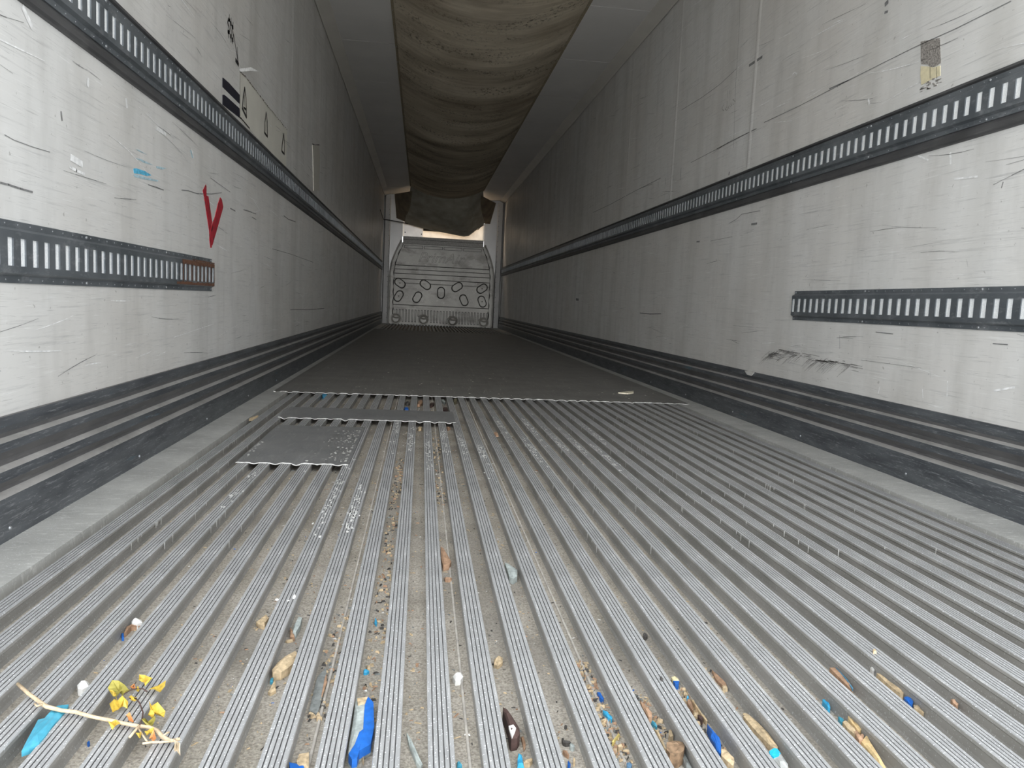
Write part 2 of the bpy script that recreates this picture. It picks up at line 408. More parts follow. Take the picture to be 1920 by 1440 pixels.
# ------------------------------------------------------------------ floor sheets
def dip(x, amp):
    g_ = ((x-P0) % PP)/PP; gw = (PP-SW)/PP
    return -amp*math.sin(math.pi*g_/gw) if g_ < gw else 0.
def sheet(name, x0, x1, ya, yb, mat, label, amp=.005, th=.0018, wob=.004, skew=(0, 0)):
    xs = []; x = x0
    while x < x1-.003: xs.append(x); x += PP/8
    xs.append(x1); rows = [0, .012, .05, .12]
    yr = [ya+r for r in rows]+[yb]
    ph = random.random()*6
    vs, fs = [], []
    nx = len(xs)
    amps = {}
    def A(x):
        k = int((x-P0)//PP)
        if k not in amps: amps[k] = amp*random.uniform(.25, 1.15)
        return amps[k]
    for lv in (0, -th):
        for j, y in enumerate(yr):
            fall = [1, .8, .35, .05, 0][j]
            for x in xs:
                e = wob*math.sin(x*19+ph)*.5 if j == 0 else 0
                t = (x-x0)/(x1-x0)
                vs.append((x, y+e+(skew[0]*t if j < 4 else skew[1]*t), .0022+lv+dip(x, A(x))*fall))
    n = len(yr)*nx
    for j in range(len(yr)-1):
        for i in range(nx-1):
            a = j*nx+i; fs.append((a, a+1, a+nx+1, a+nx)); fs.append((n+a, n+a+nx, n+a+nx+1, n+a+1))
    idx = [0]*len(fs)
    for i in range(nx-1):
        fs.append((i, n+i, n+i+1, i+1)); idx.append(1)
        a = (len(yr)-1)*nx+i; fs.append((a, a+1, n+a+1, n+a)); idx.append(0)
    for j in range(len(yr)-1):
        for i in (0, nx-1):
            a = j*nx+i; fs.append((a, a+nx, n+a+nx, n+a)); idx.append(0)
    o = mesh(name, vs, fs, [mat, M_BURR], None, idx, False, True); tagit(o, label, 'sheet')
    # bright burr along the cut front edge
    q = MB(); pts = []
    for i, x in enumerate(xs):
        v = vs[i]; pts.append(Vector((v[0], v[1]-.001, v[2]-.001+random.uniform(-.0006, .0006)))-o.location)
    q.tube(pts, [random.uniform(.0010, .0022) for _ in pts], 5); q.build('bright_edge', M_BURR, o)
    return o
sheet('floor_sheet', -1.168, 1.135, 4.165, 13.0, M_SHEET, 'large dull grey metal sheet covering the far floor slats', .006, skew=(.045, 0))
sheet('floor_sheet', -.985, -.240, 3.285, 3.60, M_PATCH, 'narrow grey metal strip laid across the slats behind the square patch', .0065)
sheet('floor_sheet', -.950, -.612, 2.385, 3.085, M_PATCH, 'square grey metal patch with whitish edges on the left floor slats', .006)

# ------------------------------------------------------------------ air duct canvas under the ceiling
duct = empty('air_duct', (0, 7.7, H)); tagit(duct, 'long stained cream canvas air duct sagging under the ceiling', 'duct')
nx, ny = 29, 260; YC = 15.05
vs, fs = [], []
wr_ = [(random.uniform(Y0, YC), random.uniform(.10, .32), random.uniform(-1, 1), random.uniform(.006, .026)) for _ in range(46)]
for j in range(ny+1):
    y = Y0+(YC-Y0)*j/ny
    for i in range(nx):
        s = -1+2*i/(nx-1); sag = (.235-.05*(y/15))*(1-abs(s)**2.1)
        z = H-.004-sag; e = 1-abs(s)**4
        for (yw, wd, sk, am) in wr_:
            dy = (y-yw-sk*.25*s)/wd
            if abs(dy) < 3: z -= am*e*math.exp(-dy*dy)*(1 if am > .02 else -1)*.8
        vs.append((s*.692, y, z-0*y))
for j in range(ny):
    for i in range(nx-1):
        a = j*nx+i; fs.append((a, a+1, a+nx+1, a+nx))
o = mesh('canvas', vs, fs, M_CANVAS, duct, None, True); o.location = (0, -7.7, -H)
for sgn in (-1, 1):
    q = MB(); x0, x1 = sorted((sgn*.685, sgn*.705)); q.box((x0, Y0, H-.010), (x1, YC, H-.001)); o = q.build('edge_hem', plain('hem', (.30, .25, .17), .8), duct); o.location = (0, -7.7, -H)
q = MB(); q.disc((0, 0, 0), (0, 0, -1), .006, .003, 8); sp = q.build('screw', M_RIVET, duct)
k = 0
for sgn in (-1, 1):
    for j in range(24):
        y = 5.2+j*.42
        if y > YC: break
        o = sp if k == 0 else sp.copy()
        if k: COL.objects.link(o)
        o.location = (sgn*.695, y-7.7, -.011); k += 1
# end drape closing the duct over the cooling unit
def drape(name, top, bot, mat, nseg=28, nrow=16, fold=.03, ph=0):
    vs, fs = [], []
    def along(pl, t):
        t *= len(pl)-1; k = min(int(t), len(pl)-2); return Vector(pl[k]).lerp(Vector(pl[k+1]), t-k)
    for j in range(nrow+1):
        for i in range(nseg+1):
            a, b_ = along(top, i/nseg), along(bot, i/nseg); t = j/nrow
            p = a.lerp(b_, t); s = i/nseg
            p.y -= .18*math.sin(math.pi*t)*math.sin(math.pi*s) + fold*math.sin(9*s+3*t+ph)*math.sin(math.pi*min(1, t*1.2))*.8
            vs.append(p)
    for j in range(nrow):
        for i in range(nseg): a = j*(nseg+1)+i; fs.append((a, a+1, a+nseg+2, a+nseg+1))
    return vs, fs
def Zm(a, b_, y): return ony(660+a/4.5, 320+b_/4.5, y)
topc = [Vector((.692*s_, 15.06, H-.004-(.235-.05*(15.05/15))*(1-abs(s_)**2.1)*.9)) for s_ in [-1+2*k/12 for k in range(13)]]
botc = [Zm(445, 437, 16.2), Zm(610, 485, 16.15), Zm(780, 520, 16.1), Zm(945, 552, 16.05), Zm(985, 545, 16.05), Zm(1120, 440, 16.2)]
vs, fs = drape('x', topc, botc, M_CANVAS2)
o = mesh('end_drape', vs, fs, M_CANVAS2, duct, None, True); o.location = (0, -7.7, -H); o['label'] = 'darker drape hanging over the opening in the end wall'
q = MB(); q.tube(botc, .012, 8); o = q.build('hem_roll', M_CANVAS2, duct, True); o.location = (0, -7.7, -H)
for nm, t_, b_ in (('side_flap', [Vector((-.66, 15.08, 2.57)), Zm(360, 196, 15.9)], [Zm(475, 440, 16.22), Zm(375, 400, 16.28)]),
                   ('side_flap', [Zm(1215, 275, 15.9), Vector((.66, 15.08, 2.57))], [Zm(1165, 450, 16.28), Zm(1070, 440, 16.22)])):
    vs, fs = drape('x', t_, b_, None, 8, 8, .01)
    o = mesh(nm, vs, fs, M_CANVAS3, duct, None, True); o.location = (0, -7.7, -H); o['label'] = 'brown canvas side flap'
# cord that ties the drape
q = MB(); q.tube([(-W, 14.9, 2.17), Zm(262, 408, 16.1), Zm(430, 437, 16.12), Zm(470, 448, 16.12)], .009, 6)
q.tube([Zm(1120, 452, 16.15), Zm(1085, 475, 16.15), Zm(1060, 500, 16.2)], .008, 6)
tagit(q.build('tie_cord', M_CORD, None, True, True), 'thin black cord tied from the left wall across the drape', 'cord')

# ------------------------------------------------------------------ front bulkhead
def PB(a, b_, y=Y1): return Zm(a, b_, y)
bk = empty('air_bulkhead', (0, Y1, 0)); tagit(bk, 'grey moulded air bulkhead with oval bosses and vent slots on the end wall', 'bulkhead')
def bput(q, name, mats, smooth=False, label=None, kind=None):
    o = q.build(name, mats, bk, smooth); o.location = (0, -Y1, 0)
    if label: o['label'] = label
    if kind: o['kind'] = kind
    return o
YF = Y1-.10     # front face of the moulding
def half(z):    # half width of the moulding at height z
    if z < 1.02: return 1.075
    if z > 1.70: return .87
    t = (z-1.02)/.68; return 1.075-.205*t**1.8
def slab(q, z0, z1, yf, inset=0., n=12, x=None):
    vs = []
    zs = [z0+(z1-z0)*k/n for k in range(n+1)]
    for yy in (yf, Y1-.002):
        for z in zs: h = (half(z)-inset) if x is None else x; vs += [(-h, yy, z), (h, yy, z)]
    m_ = 2*(n+1); fs = []
    for k in range(n):
        a = 2*k; fs += [(a, a+1, a+3, a+2), (m_+a, m_+a+2, m_+a+3, m_+a+1), (a, a+2, m_+a+2, m_+a), (a+1, m_+a+1, m_+a+3, a+3)]
    fs += [(0, m_, m_+1, 1), (2*n, 2*n+1, m_+2*n+1, m_+2*n)]
    q.add(vs, fs)
q = MB(); slab(q, .0, 1.68, YF, 0.); bput(q, 'frame', M_BULK)
# body panel sits slightly proud, with recessed bands as separate courses
q = MB(); slab(q, 1.22, 1.66, YF-.03, .085, 10); bput(q, 'upper_panel', M_BULK)
q = MB(); slab(q, 1.05, 1.205, YF-.022, .085, 3); bput(q, 'rib_band', M_BULK)
q = MB(); slab(q, .945, 1.035, YF-.035, .085, 3); bput(q, 'rib_band', M_BULK)
q = MB(); slab(q, .405, .93, YF-.028, .085, 5); bput(q, 'boss_panel', M_BULK)
q = MB(); slab(q, .33, .39, YF-.040, .085, 2); bput(q, 'rib_band', M_BULK)
# dark tube laid in place of the irregular gap between frame and panel
for sgn in (-1, 1):
    q = MB(); pts = [(sgn*(half(z)-.080+.008*math.sin(z*31)), YF-.012, z) for z in [.18+k*1.46/60 for k in range(61)]]
    q.tube(pts, .010, 6); bput(q, 'edge_gap', M_GROOVE, True, 'dark line along the gap at the moulding edge')
    q = MB(); pts = [(sgn*(half(z)+.004), YF-.004, z) for z in [.0+k*1.72/50 for k in range(51)]]
    q.tube(pts, .016, 8); bput(q, 'outer_bead', M_BULK, True)
for z in (1.213, 1.042, .937, .397, 1.13):
    q = MB(); hh = half(z)-.09; q.box((-hh, YF-.032, z-.006), (hh, YF, z+.006)); bput(q, 'groove', M_GROOVE)
# horizontal line joining the upper bosses
q = MB(); q.box((-.985, YF-.0295, .838), (.985, YF-.02, .858)); bput(q, 'link_rib', plain('rib_grey', (.15, .145, .135), .5))
# oval bosses
for (zx, zy, ang) in ((378, 688, -35), (740, 712, -35), (962, 828, 90), (1190, 745, 35), (1545, 768, 35), (360, 872, 60), (625, 890, 62), (1287, 932, -65), (1545, 952, -68)):
    c = ony(700+zx/7.58, 440+zy/7.58, YF-.03); a, r = .045, .072; pts = []
    th = math.radians(ang); d = Vector((math.cos(th), 0, math.sin(th))); n_ = Vector((-math.sin(th), 0, math.cos(th)))
    for k in range(32):
        t = 2*math.pi*k/32; e = a if math.cos(t) > 0 else -a
        pts.append(d*(e+r*math.cos(t))+n_*r*math.sin(t))
    q = MB(); n32 = 32
    f = [c+p for p in pts]; g_ = [c+p*.86+Vector((0, -.016, 0)) for p in pts]
    q.add(f+g_, [tuple(range(32, 64))]+[(k, (k+1) % 32, 32+(k+1) % 32, 32+k) for k in range(32)]); ob = bput(q, 'oval_boss', M_BULK, False)
    q = MB(); q.tube([c+p for p in pts]+[c+pts[0]], .011, 6); o = q.build('boss_outline', M_GROOVE, ob, True)  # dark ring painted for the shade around the boss edge
    if (zx, zy) in ((378, 688), (1545, 768), (360, 872), (1545, 952)):
        q = MB(); q.disc(c+Vector((.0, -.0165, .0)), (0, -1, 0), .012, .002, 8); q.build('bolt', M_GROOVE, ob)
# vent slots
cx = []
x = -.985
for k in range(31):
    xx = -.985+k*(1.96/30); ctr = (-.93, -.36, .25, .90)
    short = any(abs(xx-c_) < .12 for c_ in ctr)
    z0 = .165 if short else .045
    q = MB(); q.box((xx-.017, YF-.006, z0), (xx+.017, YF-.001, .305))
    o = bput(q, 'vent_slot', M_GROOVE)
    q = MB(); q.box((xx-.008, YF-.010, z0+.012), (xx+.008, YF-.005, .295)); q.build('slot_fin', M_BULK, o)
for c_ in (-.93, -.36, .25, .90):
    q = MB(); pts = [(c_+.105*math.cos(t), YF-.012, .105+.10*math.sin(t)) for t in [2*math.pi*k/24 for k in range(25)]]
    q.tube(pts, .010, 6); q.disc((c_, YF-.004, .105), (0, -1, 0), .10, .02, 20)
    q.tube([(c_-.06, YF-.035, .14), (c_, YF-.045, .125), (c_+.07, YF-.035, .13)], .018, 6)
    bput(q, 'round_pocket', M_BULK)
# top box lip and recessed windows in it
q = MB(); q.box((-.835, YF-.10, 1.655), (.825, Y1+.02, 1.80)); bput(q, 'top_lip', plain('lip_grey', (.30, .295, .28), .5))
q = MB(); q.box((-.835, YF-.102, 1.735), (.825, YF-.098, 1.742)); bput(q, 'groove', M_GROOVE)
for k in range(4):
    q = MB(); x0 = -.80+k*.405
    for a, b_ in (((x0, 1.565), (x0+.38, 1.572)), ((x0, 1.62), (x0+.38, 1.627)), ((x0, 1.565), (x0+.008, 1.627)), ((x0+.372, 1.565), (x0+.38, 1.627))):
        q.box((a[0], YF-.034, a[1]), (b_[0], YF-.029, b_[1]))
    if True: bput(q, 'window_outline', M_GROOVE)
# embossed lettering
tc = bpy.data.curves.new('lettering', 'FONT'); tc.body = 'PrimAir'; tc.size = .30; tc.shear = .35; tc.fill_mode = 'NONE'; tc.bevel_depth = .0025; tc.space_character = 1.02
to = bpy.data.objects.new('lettering_tmp', tc); COL.objects.link(to)
dg = bpy.context.evaluated_depsgraph_get(); me = bpy.data.meshes.new_from_object(to.evaluated_get(dg)); bpy.data.objects.remove(to)
xs_ = [v.co.x for v in me.vertices]; sc = .96/(max(xs_)-min(xs_))
me.materials.clear(); me.materials.append(plain('letter_edge_shade', (.12, .115, .105), .5))  # dark outline colour stands for the shade at the letter edges
lo = link('lettering', me, bk); lo.rotation_euler = (math.pi/2, 0, 0); lo.location = (-.50-min(xs_)*sc, -(.131), 1.30); lo.scale = (sc, sc, 1)
lo['label'] = 'embossed outline lettering'
# corner posts
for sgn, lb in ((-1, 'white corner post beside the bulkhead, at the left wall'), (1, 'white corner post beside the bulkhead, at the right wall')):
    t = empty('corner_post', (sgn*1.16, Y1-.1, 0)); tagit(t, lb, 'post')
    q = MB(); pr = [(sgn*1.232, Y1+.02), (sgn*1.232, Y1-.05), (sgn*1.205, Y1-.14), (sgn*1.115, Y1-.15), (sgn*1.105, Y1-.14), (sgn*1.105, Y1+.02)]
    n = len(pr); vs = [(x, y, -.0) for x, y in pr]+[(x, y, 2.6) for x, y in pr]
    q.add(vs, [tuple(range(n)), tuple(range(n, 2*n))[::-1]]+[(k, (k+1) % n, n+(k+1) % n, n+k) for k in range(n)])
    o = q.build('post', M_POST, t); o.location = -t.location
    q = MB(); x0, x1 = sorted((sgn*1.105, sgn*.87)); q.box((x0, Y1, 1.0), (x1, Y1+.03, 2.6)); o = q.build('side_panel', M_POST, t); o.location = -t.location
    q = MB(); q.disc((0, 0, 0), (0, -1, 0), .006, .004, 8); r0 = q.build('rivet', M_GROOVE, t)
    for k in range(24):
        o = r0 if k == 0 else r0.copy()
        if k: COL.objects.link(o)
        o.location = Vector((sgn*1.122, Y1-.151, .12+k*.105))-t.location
# cooling unit seen through the opening
cu = empty('cooling_unit', (0, Y1+.3, 1.8)); tagit(cu, 'bare metal cooling unit plates seen under the drape in the opening', 'machine')
def cput(q, n, m_, s=False):
    o = q.build(n, m_, cu, s); o.location = -cu.location; return o
q = MB(); q.box((-.85, Y1+.40, 1.6), (.85, Y1+.44, 2.55)); cput(q, 'back_plate', M_UNIT)
q = MB(); q.box((-.85, Y1+.105, 1.60), (.85, Y1+.44, 1.64)); cput(q, 'bottom_plate', M_UNIT)
q = MB(); q.box((-.85, Y1+.08, 2.5), (.85, Y1+.44, 2.54)); cput(q, 'top_plate', M_UNIT)
q = MB(); q.box((-.82, Y1+.06, 1.70), (-.435, Y1+.09, 2.15)); fp = cput(q, 'front_plate', plain('cover_plate', (.72, .69, .66), .3, .2, .1, 5))
for x, z in ((-.80, 1.90), (-.46, 1.88)):
    q = MB(); q.disc((x, Y1+.058, z), (0, -1, 0), .013, .004, 8); o = q.build('bolt', M_GROOVE, fp)
q = MB(); q.box((-.43, Y1+.07, 1.955), (.25, Y1+.12, 2.02)); cput(q, 'dark_unit_slot', M_GROOVE)  # near-black box standing in for the shaded slot in the unit
for sgn in (-1, 1):
    q = MB(); x0, x1 = sorted((sgn*.848, sgn*.822)); q.box((x0, Y1+.04, 1.81), (x1, Y1+.08, 2.16)); cput(q, 'side_angle', M_UNIT)
# the unit's inspection lamp, above the view, behind the drape
ld = bpy.data.lights.new('unit_lamp', 'AREA'); ld.energy = 9; ld.shape = 'RECTANGLE'; ld.size = 1.2; ld.size_y = .2; ld.color = (1, .80, .60)
lo_ = bpy.data.objects.new('unit_lamp', ld); COL.objects.link(lo_); lo_.location = (.1, Y1+.22, 2.46); lo_.rotation_euler = (0, 0, 0)

# ------------------------------------------------------------------ marks on the walls
def ribbon(q, pts, wd, sgn, mi=0, lift=.0012):
    x = sgn*(W-lift); P_ = [onx(u, v, sgn*W) for u, v in pts]
    for a, b_ in zip(P_[:-1], P_[1:]):
        d = (b_-a); 
        if d.length < 1e-6: continue
        n_ = Vector((0, -d.z, d.y)).normalized()*wd/2; e = d.normalized()*wd*.3
        q.add([(x, *(a-e+n_).yz), (x, *(b_+e+n_).yz), (x, *(b_+e-n_).yz), (x, *(a-e-n_).yz)], [(0, 1, 2, 3)], mi)
def poly(q, pts, sgn, lift=.001, th=.0, mi=0):
    x = sgn*(W-lift); P_ = [onx(u, v, sgn*W) for u, v in pts]; n = len(P_)
    q.add([(x, p.y, p.z) for p in P_]+[(sgn*W, p.y, p.z) for p in P_], [tuple(range(n))]+[(k, (k+1) % n, n+(k+1) % n, n+k) for k in range(n)], mi)
def zz(l, ox, oy, s): return [(ox+a/s, oy+b_/s) for a, b_ in l]
# red tape V
t = empty('tape_mark', onx(396, 405, -W)); tagit(t, 'red tape stuck as a letter V on the left wall above the rusty rail end', 'tape')
for pts in ([(365, 205), (372, 240), (372, 375), (402, 385), (458, 770), (430, 890), (455, 1150), (435, 1160), (418, 1040), (415, 900), (335, 380), (320, 295)],
            [(580, 402), (600, 430), (622, 545), (500, 980), (460, 1120), (425, 1000), (428, 890), (468, 780), (500, 690), (545, 500)]):
    q = MB(); poly(q, zz(pts, 340, 320, 8), -1, .0015 if pts[0][0] < 500 else .0022); o = q.build('tape_strip', M_RED, t); o.location = -t.location
# marker drawing: three dollar signs and an arrow
q = MB(); Z2 = lambda l: zz(l, 410, 20, 13.09)
for st, wd in (([(270, 245), (255, 215), (228, 238), (214, 290), (228, 340), (245, 390), (252, 450), (260, 505), (240, 550), (218, 515)], .008), ([(255, 100), (256, 215)], .006), ([(241, 545), (240, 665)], .006),
               ([(240, 220), (268, 240)], .014), ([(225, 520), (255, 530)], .016),
               ([(296, 180), (294, 290), (286, 350), (284, 430), (300, 490), (308, 590), (296, 655), (296, 765)], .007), ([(285, 318), (300, 310)], .018), ([(285, 620), (303, 640)], .018),
               ([(348, 290), (342, 385), (332, 430), (338, 520), (352, 590), (348, 690), (336, 750), (334, 800)], .007), ([(325, 405), (346, 405)], .018), ([(328, 715), (345, 715)], .018),
               ([(362, 590), (372, 640), (412, 900), (442, 1090), (478, 1320)], .007), ([(450, 900), (462, 1150), (482, 1322)], .007), ([(412, 1212), (480, 1322)], .018)):
    ribbon(q, Z2(st), wd, -1)
q.build('marker_drawing', M_BLACK, wl)['label'] = 'three black dollar signs with an arrow'
# black tape bars
for pts in ([(160, 635), (165, 635), (215, 680), (300, 775), (298, 848), (160, 710)], [(160, 775), (175, 775), (210, 805), (298, 885), (300, 965), (160, 855)]):
    q = MB(); poly(q, zz(pts, 380, 0, 4.364), -1, .0015); q.build('black_tape', plain('navy_black_tape', (.015, .016, .03), .4), wl)['label'] = 'black tape bar'
# pale repair sheet with outlined shapes
q = MB(); poly(q, zz([(300, 580), (345, 625), (440, 750), (530, 860), (590, 935), (690, 1065), (682, 1375), (300, 975)], 380, 0, 4.364), -1, .0008)
rs = q.build('repair_sheet', plain('cream_repair_sheet', (.70, .68, .61), .45, 0, .06, 6), wl); rs['label'] = 'cream repair sheet glued on the wall'
q = MB(); S3 = lambda l: zz(l, 380, 0, 4.364)
for st, wd in (([(340, 718), (328, 800), (320, 885), (355, 960), (350, 800), (340, 718)], .011), ([(332, 880), (350, 895)], .01), ([(338, 780), (336, 860)], .005),
               ([(516, 920), (505, 1000), (503, 1085), (527, 1118), (526, 1000), (516, 920)], .011), ([(516, 990), (514, 1070)], .006),
               ([(660, 1095), (648, 1180), (645, 1235), (665, 1262), (668, 1180), (660, 1095)], .012), ([(895, 1180), (915, 1192), (952, 1188)], .014),
               ([(903, 1210), (903, 1430)], .006), ([(950, 1350), (935, 1440), (925, 1490), (940, 1500)], .010), ([(300, 580), (300, 965), (308, 965), (380, 1050)], .006)):
    ribbon(q, S3(st), wd, -1, 0, .0026)
q.build('pen_outlines', M_BLACK, wl)
q = MB(); random.seed(3); e = [(305, 590), (345, 625), (440, 750), (530, 870), (590, 940), (690, 1065)]
for (a, b_) in zip(e[:-1], e[1:]):
    for k in range(9):
        t0 = k/9+random.uniform(0, .05); t1 = t0+random.uniform(.03, .08); o = random.uniform(-4, 4)
        pa = (a[0]+(b_[0]-a[0])*t0, a[1]+(b_[1]-a[1])*t0+o); pb = (a[0]+(b_[0]-a[0])*t1, a[1]+(b_[1]-a[1])*t1+o)
        ribbon(q, S3([pa, pb]), random.uniform(.003, .007), -1, 0, .0028)
q.build('dirt_line', plain('brown_dirt', (.10, .08, .06), .8), wl)['kind'] = 'stuff'
# torn white label sticking out
q = MB(); a, b_, c_ = onx(449, 132, -W), onx(462, 128, -W), onx(474, 133, -W)
q.add([a+Vector((.001, 0, -.006)), a+Vector((.001, 0, .008)), b_+Vector((.02, 0, .006)), c_+Vector((.03, 0, .0)), b_+Vector((.02, 0, -.010))], [(0, 1, 2, 3, 4)])
tagit(q.build('paper_scrap', plain('white_paper', (.9, .9, .88), .6), None, False, True), 'torn white paper scrap sticking out from the left wall above the black tape bars', 'paper')
# hanging peeled seam on the left wall
q = MB(); poly(q, zz([(895, 1185), (950, 1190), (955, 1300), (950, 1560), (905, 1560), (900, 1300)], 380, 0, 4.364), -1, .004); q.build('peeled_strip', plain('peeled_strip', (.58, .56, .50), .45, 0, .08), wl)
# blue smears
q = MB()
for pts, mi in (([(1000, 1265), (1020, 1262), (1090, 1285), (1135, 1315), (1100, 1320), (1050, 1305), (1005, 1300)], 0), ([(1000, 1310), (1040, 1312), (1090, 1330), (1185, 1352), (1180, 1362), (1080, 1345), (1010, 1328)], 1),
            ([(1015, 1120), (1040, 1125), (1100, 1160), (1050, 1140)], 1), ([(1015, 1185), (1060, 1195), (1150, 1240), (1080, 1222)], 1), ([(1170, 1245), (1250, 1262), (1215, 1272), (1175, 1262)], 1),
            ([(1425, 1125), (1445, 1135), (1455, 1180), (1440, 1185)], 1)):
    poly(q, zz(pts, 0, 0, 4), -1, .0008, 0, mi)
q.build('blue_smear', [plain('blue_paint_smear', (.10, .42, .62), .6, 0, .4, 80), plain('faint_blue_smear', (.38, .52, .58), .6, 0, .3, 80)], wl)
# scratches: traced ones plus fine random ones
def scratches(sgn, wallo, traced, n, seed):
    random.seed(seed); q = MB()
    for pts, wd, mi in traced: ribbon(q, pts, wd, sgn, mi)
    for k in range(n):
        y = 1.3+random.random()**1.6*9; z = random.uniform(.27, 2.5)
        if 1.07 < z < 1.29 or (.49 < z < .66 and y < 3.4): continue
        L = random.uniform(.03, .35); sl = random.gauss(.02, .08); mi = 0 if random.random() < .55 else 1
        wd = random.uniform(.0008, .0022) if mi == 0 else random.uniform(.001, .004); x = sgn*(W-.0012)
        if random.random() < .12: L = random.uniform(.01, .05); sl = random.uniform(1, 6)
        p0 = Vector((0, y, z)); dv = Vector((0, 1, sl)).normalized(); cv = random.gauss(0, .05)
        pr = None
        for j in range(4):
            a = p0+dv*L*j/4; b_ = p0+dv*L*(j+1)/4; a.z += cv*(j/4)**2*L; b_.z += cv*((j+1)/4)**2*L; w_ = wd*(1 if 0 < j < 3 else .5)
            q.add([(x, a.y, a.z-w_/2), (x, b_.y, b_.z-w_/2), (x, b_.y, b_.z+w_/2), (x, a.y, a.z+w_/2)], [(0, 1, 2, 3)], mi)
    o = q.build('scratches', [plain('dark_scratch', (.20, .20, .20), .7), plain('white_scuff', (.84, .84, .83), .6)], wallo); o['kind'] = 'stuff'
A4 = lambda l: zz(l, 0, 0, 4)
scratches(-1, wl, [(A4([(0, 1370), (60, 1385), (150, 1415), (240, 1440)]), .004, 0), (A4([(30, 1010), (100, 1050), (250, 1105), (370, 1140)]), .0015, 0),
    (A4([(1110, 1385), (1170, 1405), (1225, 1425)]), .003, 0), (zz([(0, 290), (100, 300), (240, 345), (450, 350), (600, 330)], 340, 320, 8), .003, 0),
    (zz([(430, 105), (560, 200), (730, 320)], 340, 320, 8), .002, 0), (zz([(730, 565), (805, 605)], 340, 320, 8), .005, 0), (zz([(930, 585), (1000, 605), (1120, 650)], 340, 320, 8), .004, 0),
    (zz([(1055, 695), (1120, 735)], 340, 320, 8), .004, 0), (zz([(370, 240), (250, 100)], 480, 240, 5.143), .001, 0), (zz([(265, 845), (310, 880), (380, 905)], 480, 240, 5.143), .006, 0),
    (zz([(155, 1165), (330, 1215), (550, 1295)], 480, 240, 5.143), .003, 0), (zz([(460, 150), (520, 145), (700, 148), (920, 132)], 480, 560, 7.2), .005, 0),
    (zz([(1640, 1000), (1800, 905), (1400, 965)][:2], 0, 380, 4), .001, 1), (zz([(1300, 1010), (1450, 960), (1600, 910)], 0, 380, 4), .002, 1), (A4([(520, 1250), (570, 1280), (630, 1305)]), .007, 1),
    (A4([(655, 590), (655, 640)]), .012, 1), (A4([(943, 745), (948, 800)]), .012, 1), (A4([(1170, 960), (1240, 1005)]), .012, 1), (A4([(1435, 1120), (1450, 1180)]), .012, 1), (A4([(170, 60), (230, 190)]), .014, 1), (A4([(530, 1180), (610, 1230)]), .016, 1),
    (zz([(270, 560), (340, 600)], 340, 320, 4), .004, 1), (A4([(455, 840), (462, 900)]), .006, 0), (A4([(570, 10), (620, 25)]), .004, 0)], 420, 11)
R8 = lambda l: zz(l, 1160, 0, 2.526)
scratches(1, wr, [(R8([(465, 705), (560, 655), (650, 610)]), .003, 0), (R8([(690, 580), (860, 500), (1110, 370), (1400, 225), (1600, 135), (1860, 5)]), .0028, 0), (R8([(1000, 420), (1090, 380)]), .005, 0),
    (R8([(300, 520), (390, 465), (480, 400), (560, 325)]), .003, 0), (R8([(620, 310), (680, 270)]), .014, 0), (R8([(575, 0), (572, 130), (555, 400), (545, 700)]), .0022, 0),
    (zz([(530, 470), (780, 340), (970, 240), (1215, 118)], 1200, 220, 5.538), .003, 0), (zz([(0, 740), (130, 690)], 1200, 220, 5.538), .003, 0), (zz([(190, 670), (190, 725)], 1200, 220, 5.538), .004, 0), (zz([(268, 635), (265, 695)], 1200, 220, 5.538), .004, 0),
    (zz([(345, 600), (343, 655)], 1200, 220, 5.538), .004, 0), (zz([(428, 530), (422, 650)], 1200, 220, 5.538), .004, 0), (zz([(1160, 1110), (1215, 1102)], 1200, 220, 5.538), .010, 0),
    (zz([(930, 1100), (1000, 1060), (1060, 1005), (1250, 970)], 1200, 220, 5.538), .003, 0), (zz([(735, 1285), (960, 1240)], 1200, 220, 5.538), .002, 0), (zz([(930, 570), (925, 595)], 1200, 220, 5.538), .010, 0), (zz([(590, 1292), (620, 1290)], 1200, 220, 5.538), .009, 0),
    (zz([(625, 10), (622, 60)], 920, 340, 5.144), .012, 0), (zz([(620, 130), (617, 175)], 920, 340, 5.144), .018, 0), (zz([(990, 300), (1150, 225), (1400, 90), (1640, -30)], 920, 340, 5.144), .004, 0), (zz([(825, 1138), (848, 1143)], 920, 340, 5.144), .025, 0),
    (zz([(1440, 1270), (1540, 1280), (1646, 1278)], 920, 340, 5.144), .006, 0), (zz([(1690, 577), (1800, 585)], 1440, 500, 4), .003, 0), (zz([(540, 515), (540, 615)], 1440, 500, 4), .0015, 0), (zz([(810, 490), (940, 505)], 1440, 500, 4), .003, 0),
    (zz([(700, 700), (850, 720), (1150, 760)], 1440, 500, 4), .001, 0), (zz([(1350, 860), (1345, 970)], 1440, 500, 4), .003, 1), (zz([(1700, 930), (1850, 905)], 1440, 500, 4), .006, 1), (zz([(1160, 920), (1165, 985)], 1440, 500, 4), .003, 1), (zz([(840, 900), (830, 950)], 1440, 500, 4), .003, 1),
    (R8([(825, 352), (835, 342), (845, 350)]), .006, 1), (R8([(1185, 470), (1188, 490)]), .010, 1), (zz([(1300, 1130), (1500, 1110)], 1520, 100, 4.8), .006, 1), (zz([(1260, 900), (1265, 990)], 1520, 100, 4.8), .009, 1), (zz([(970, 920), (1060, 960)], 1520, 100, 4.8), .006, 1),
    (zz([(1720, 1210), (1735, 1160)], 1520, 100, 4.8), .003, 0), (R8([(1265, 20), (1275, 10)]), .016, 0), (R8([(1262, 60), (1275, 55)]), .009, 0)], 420, 23)
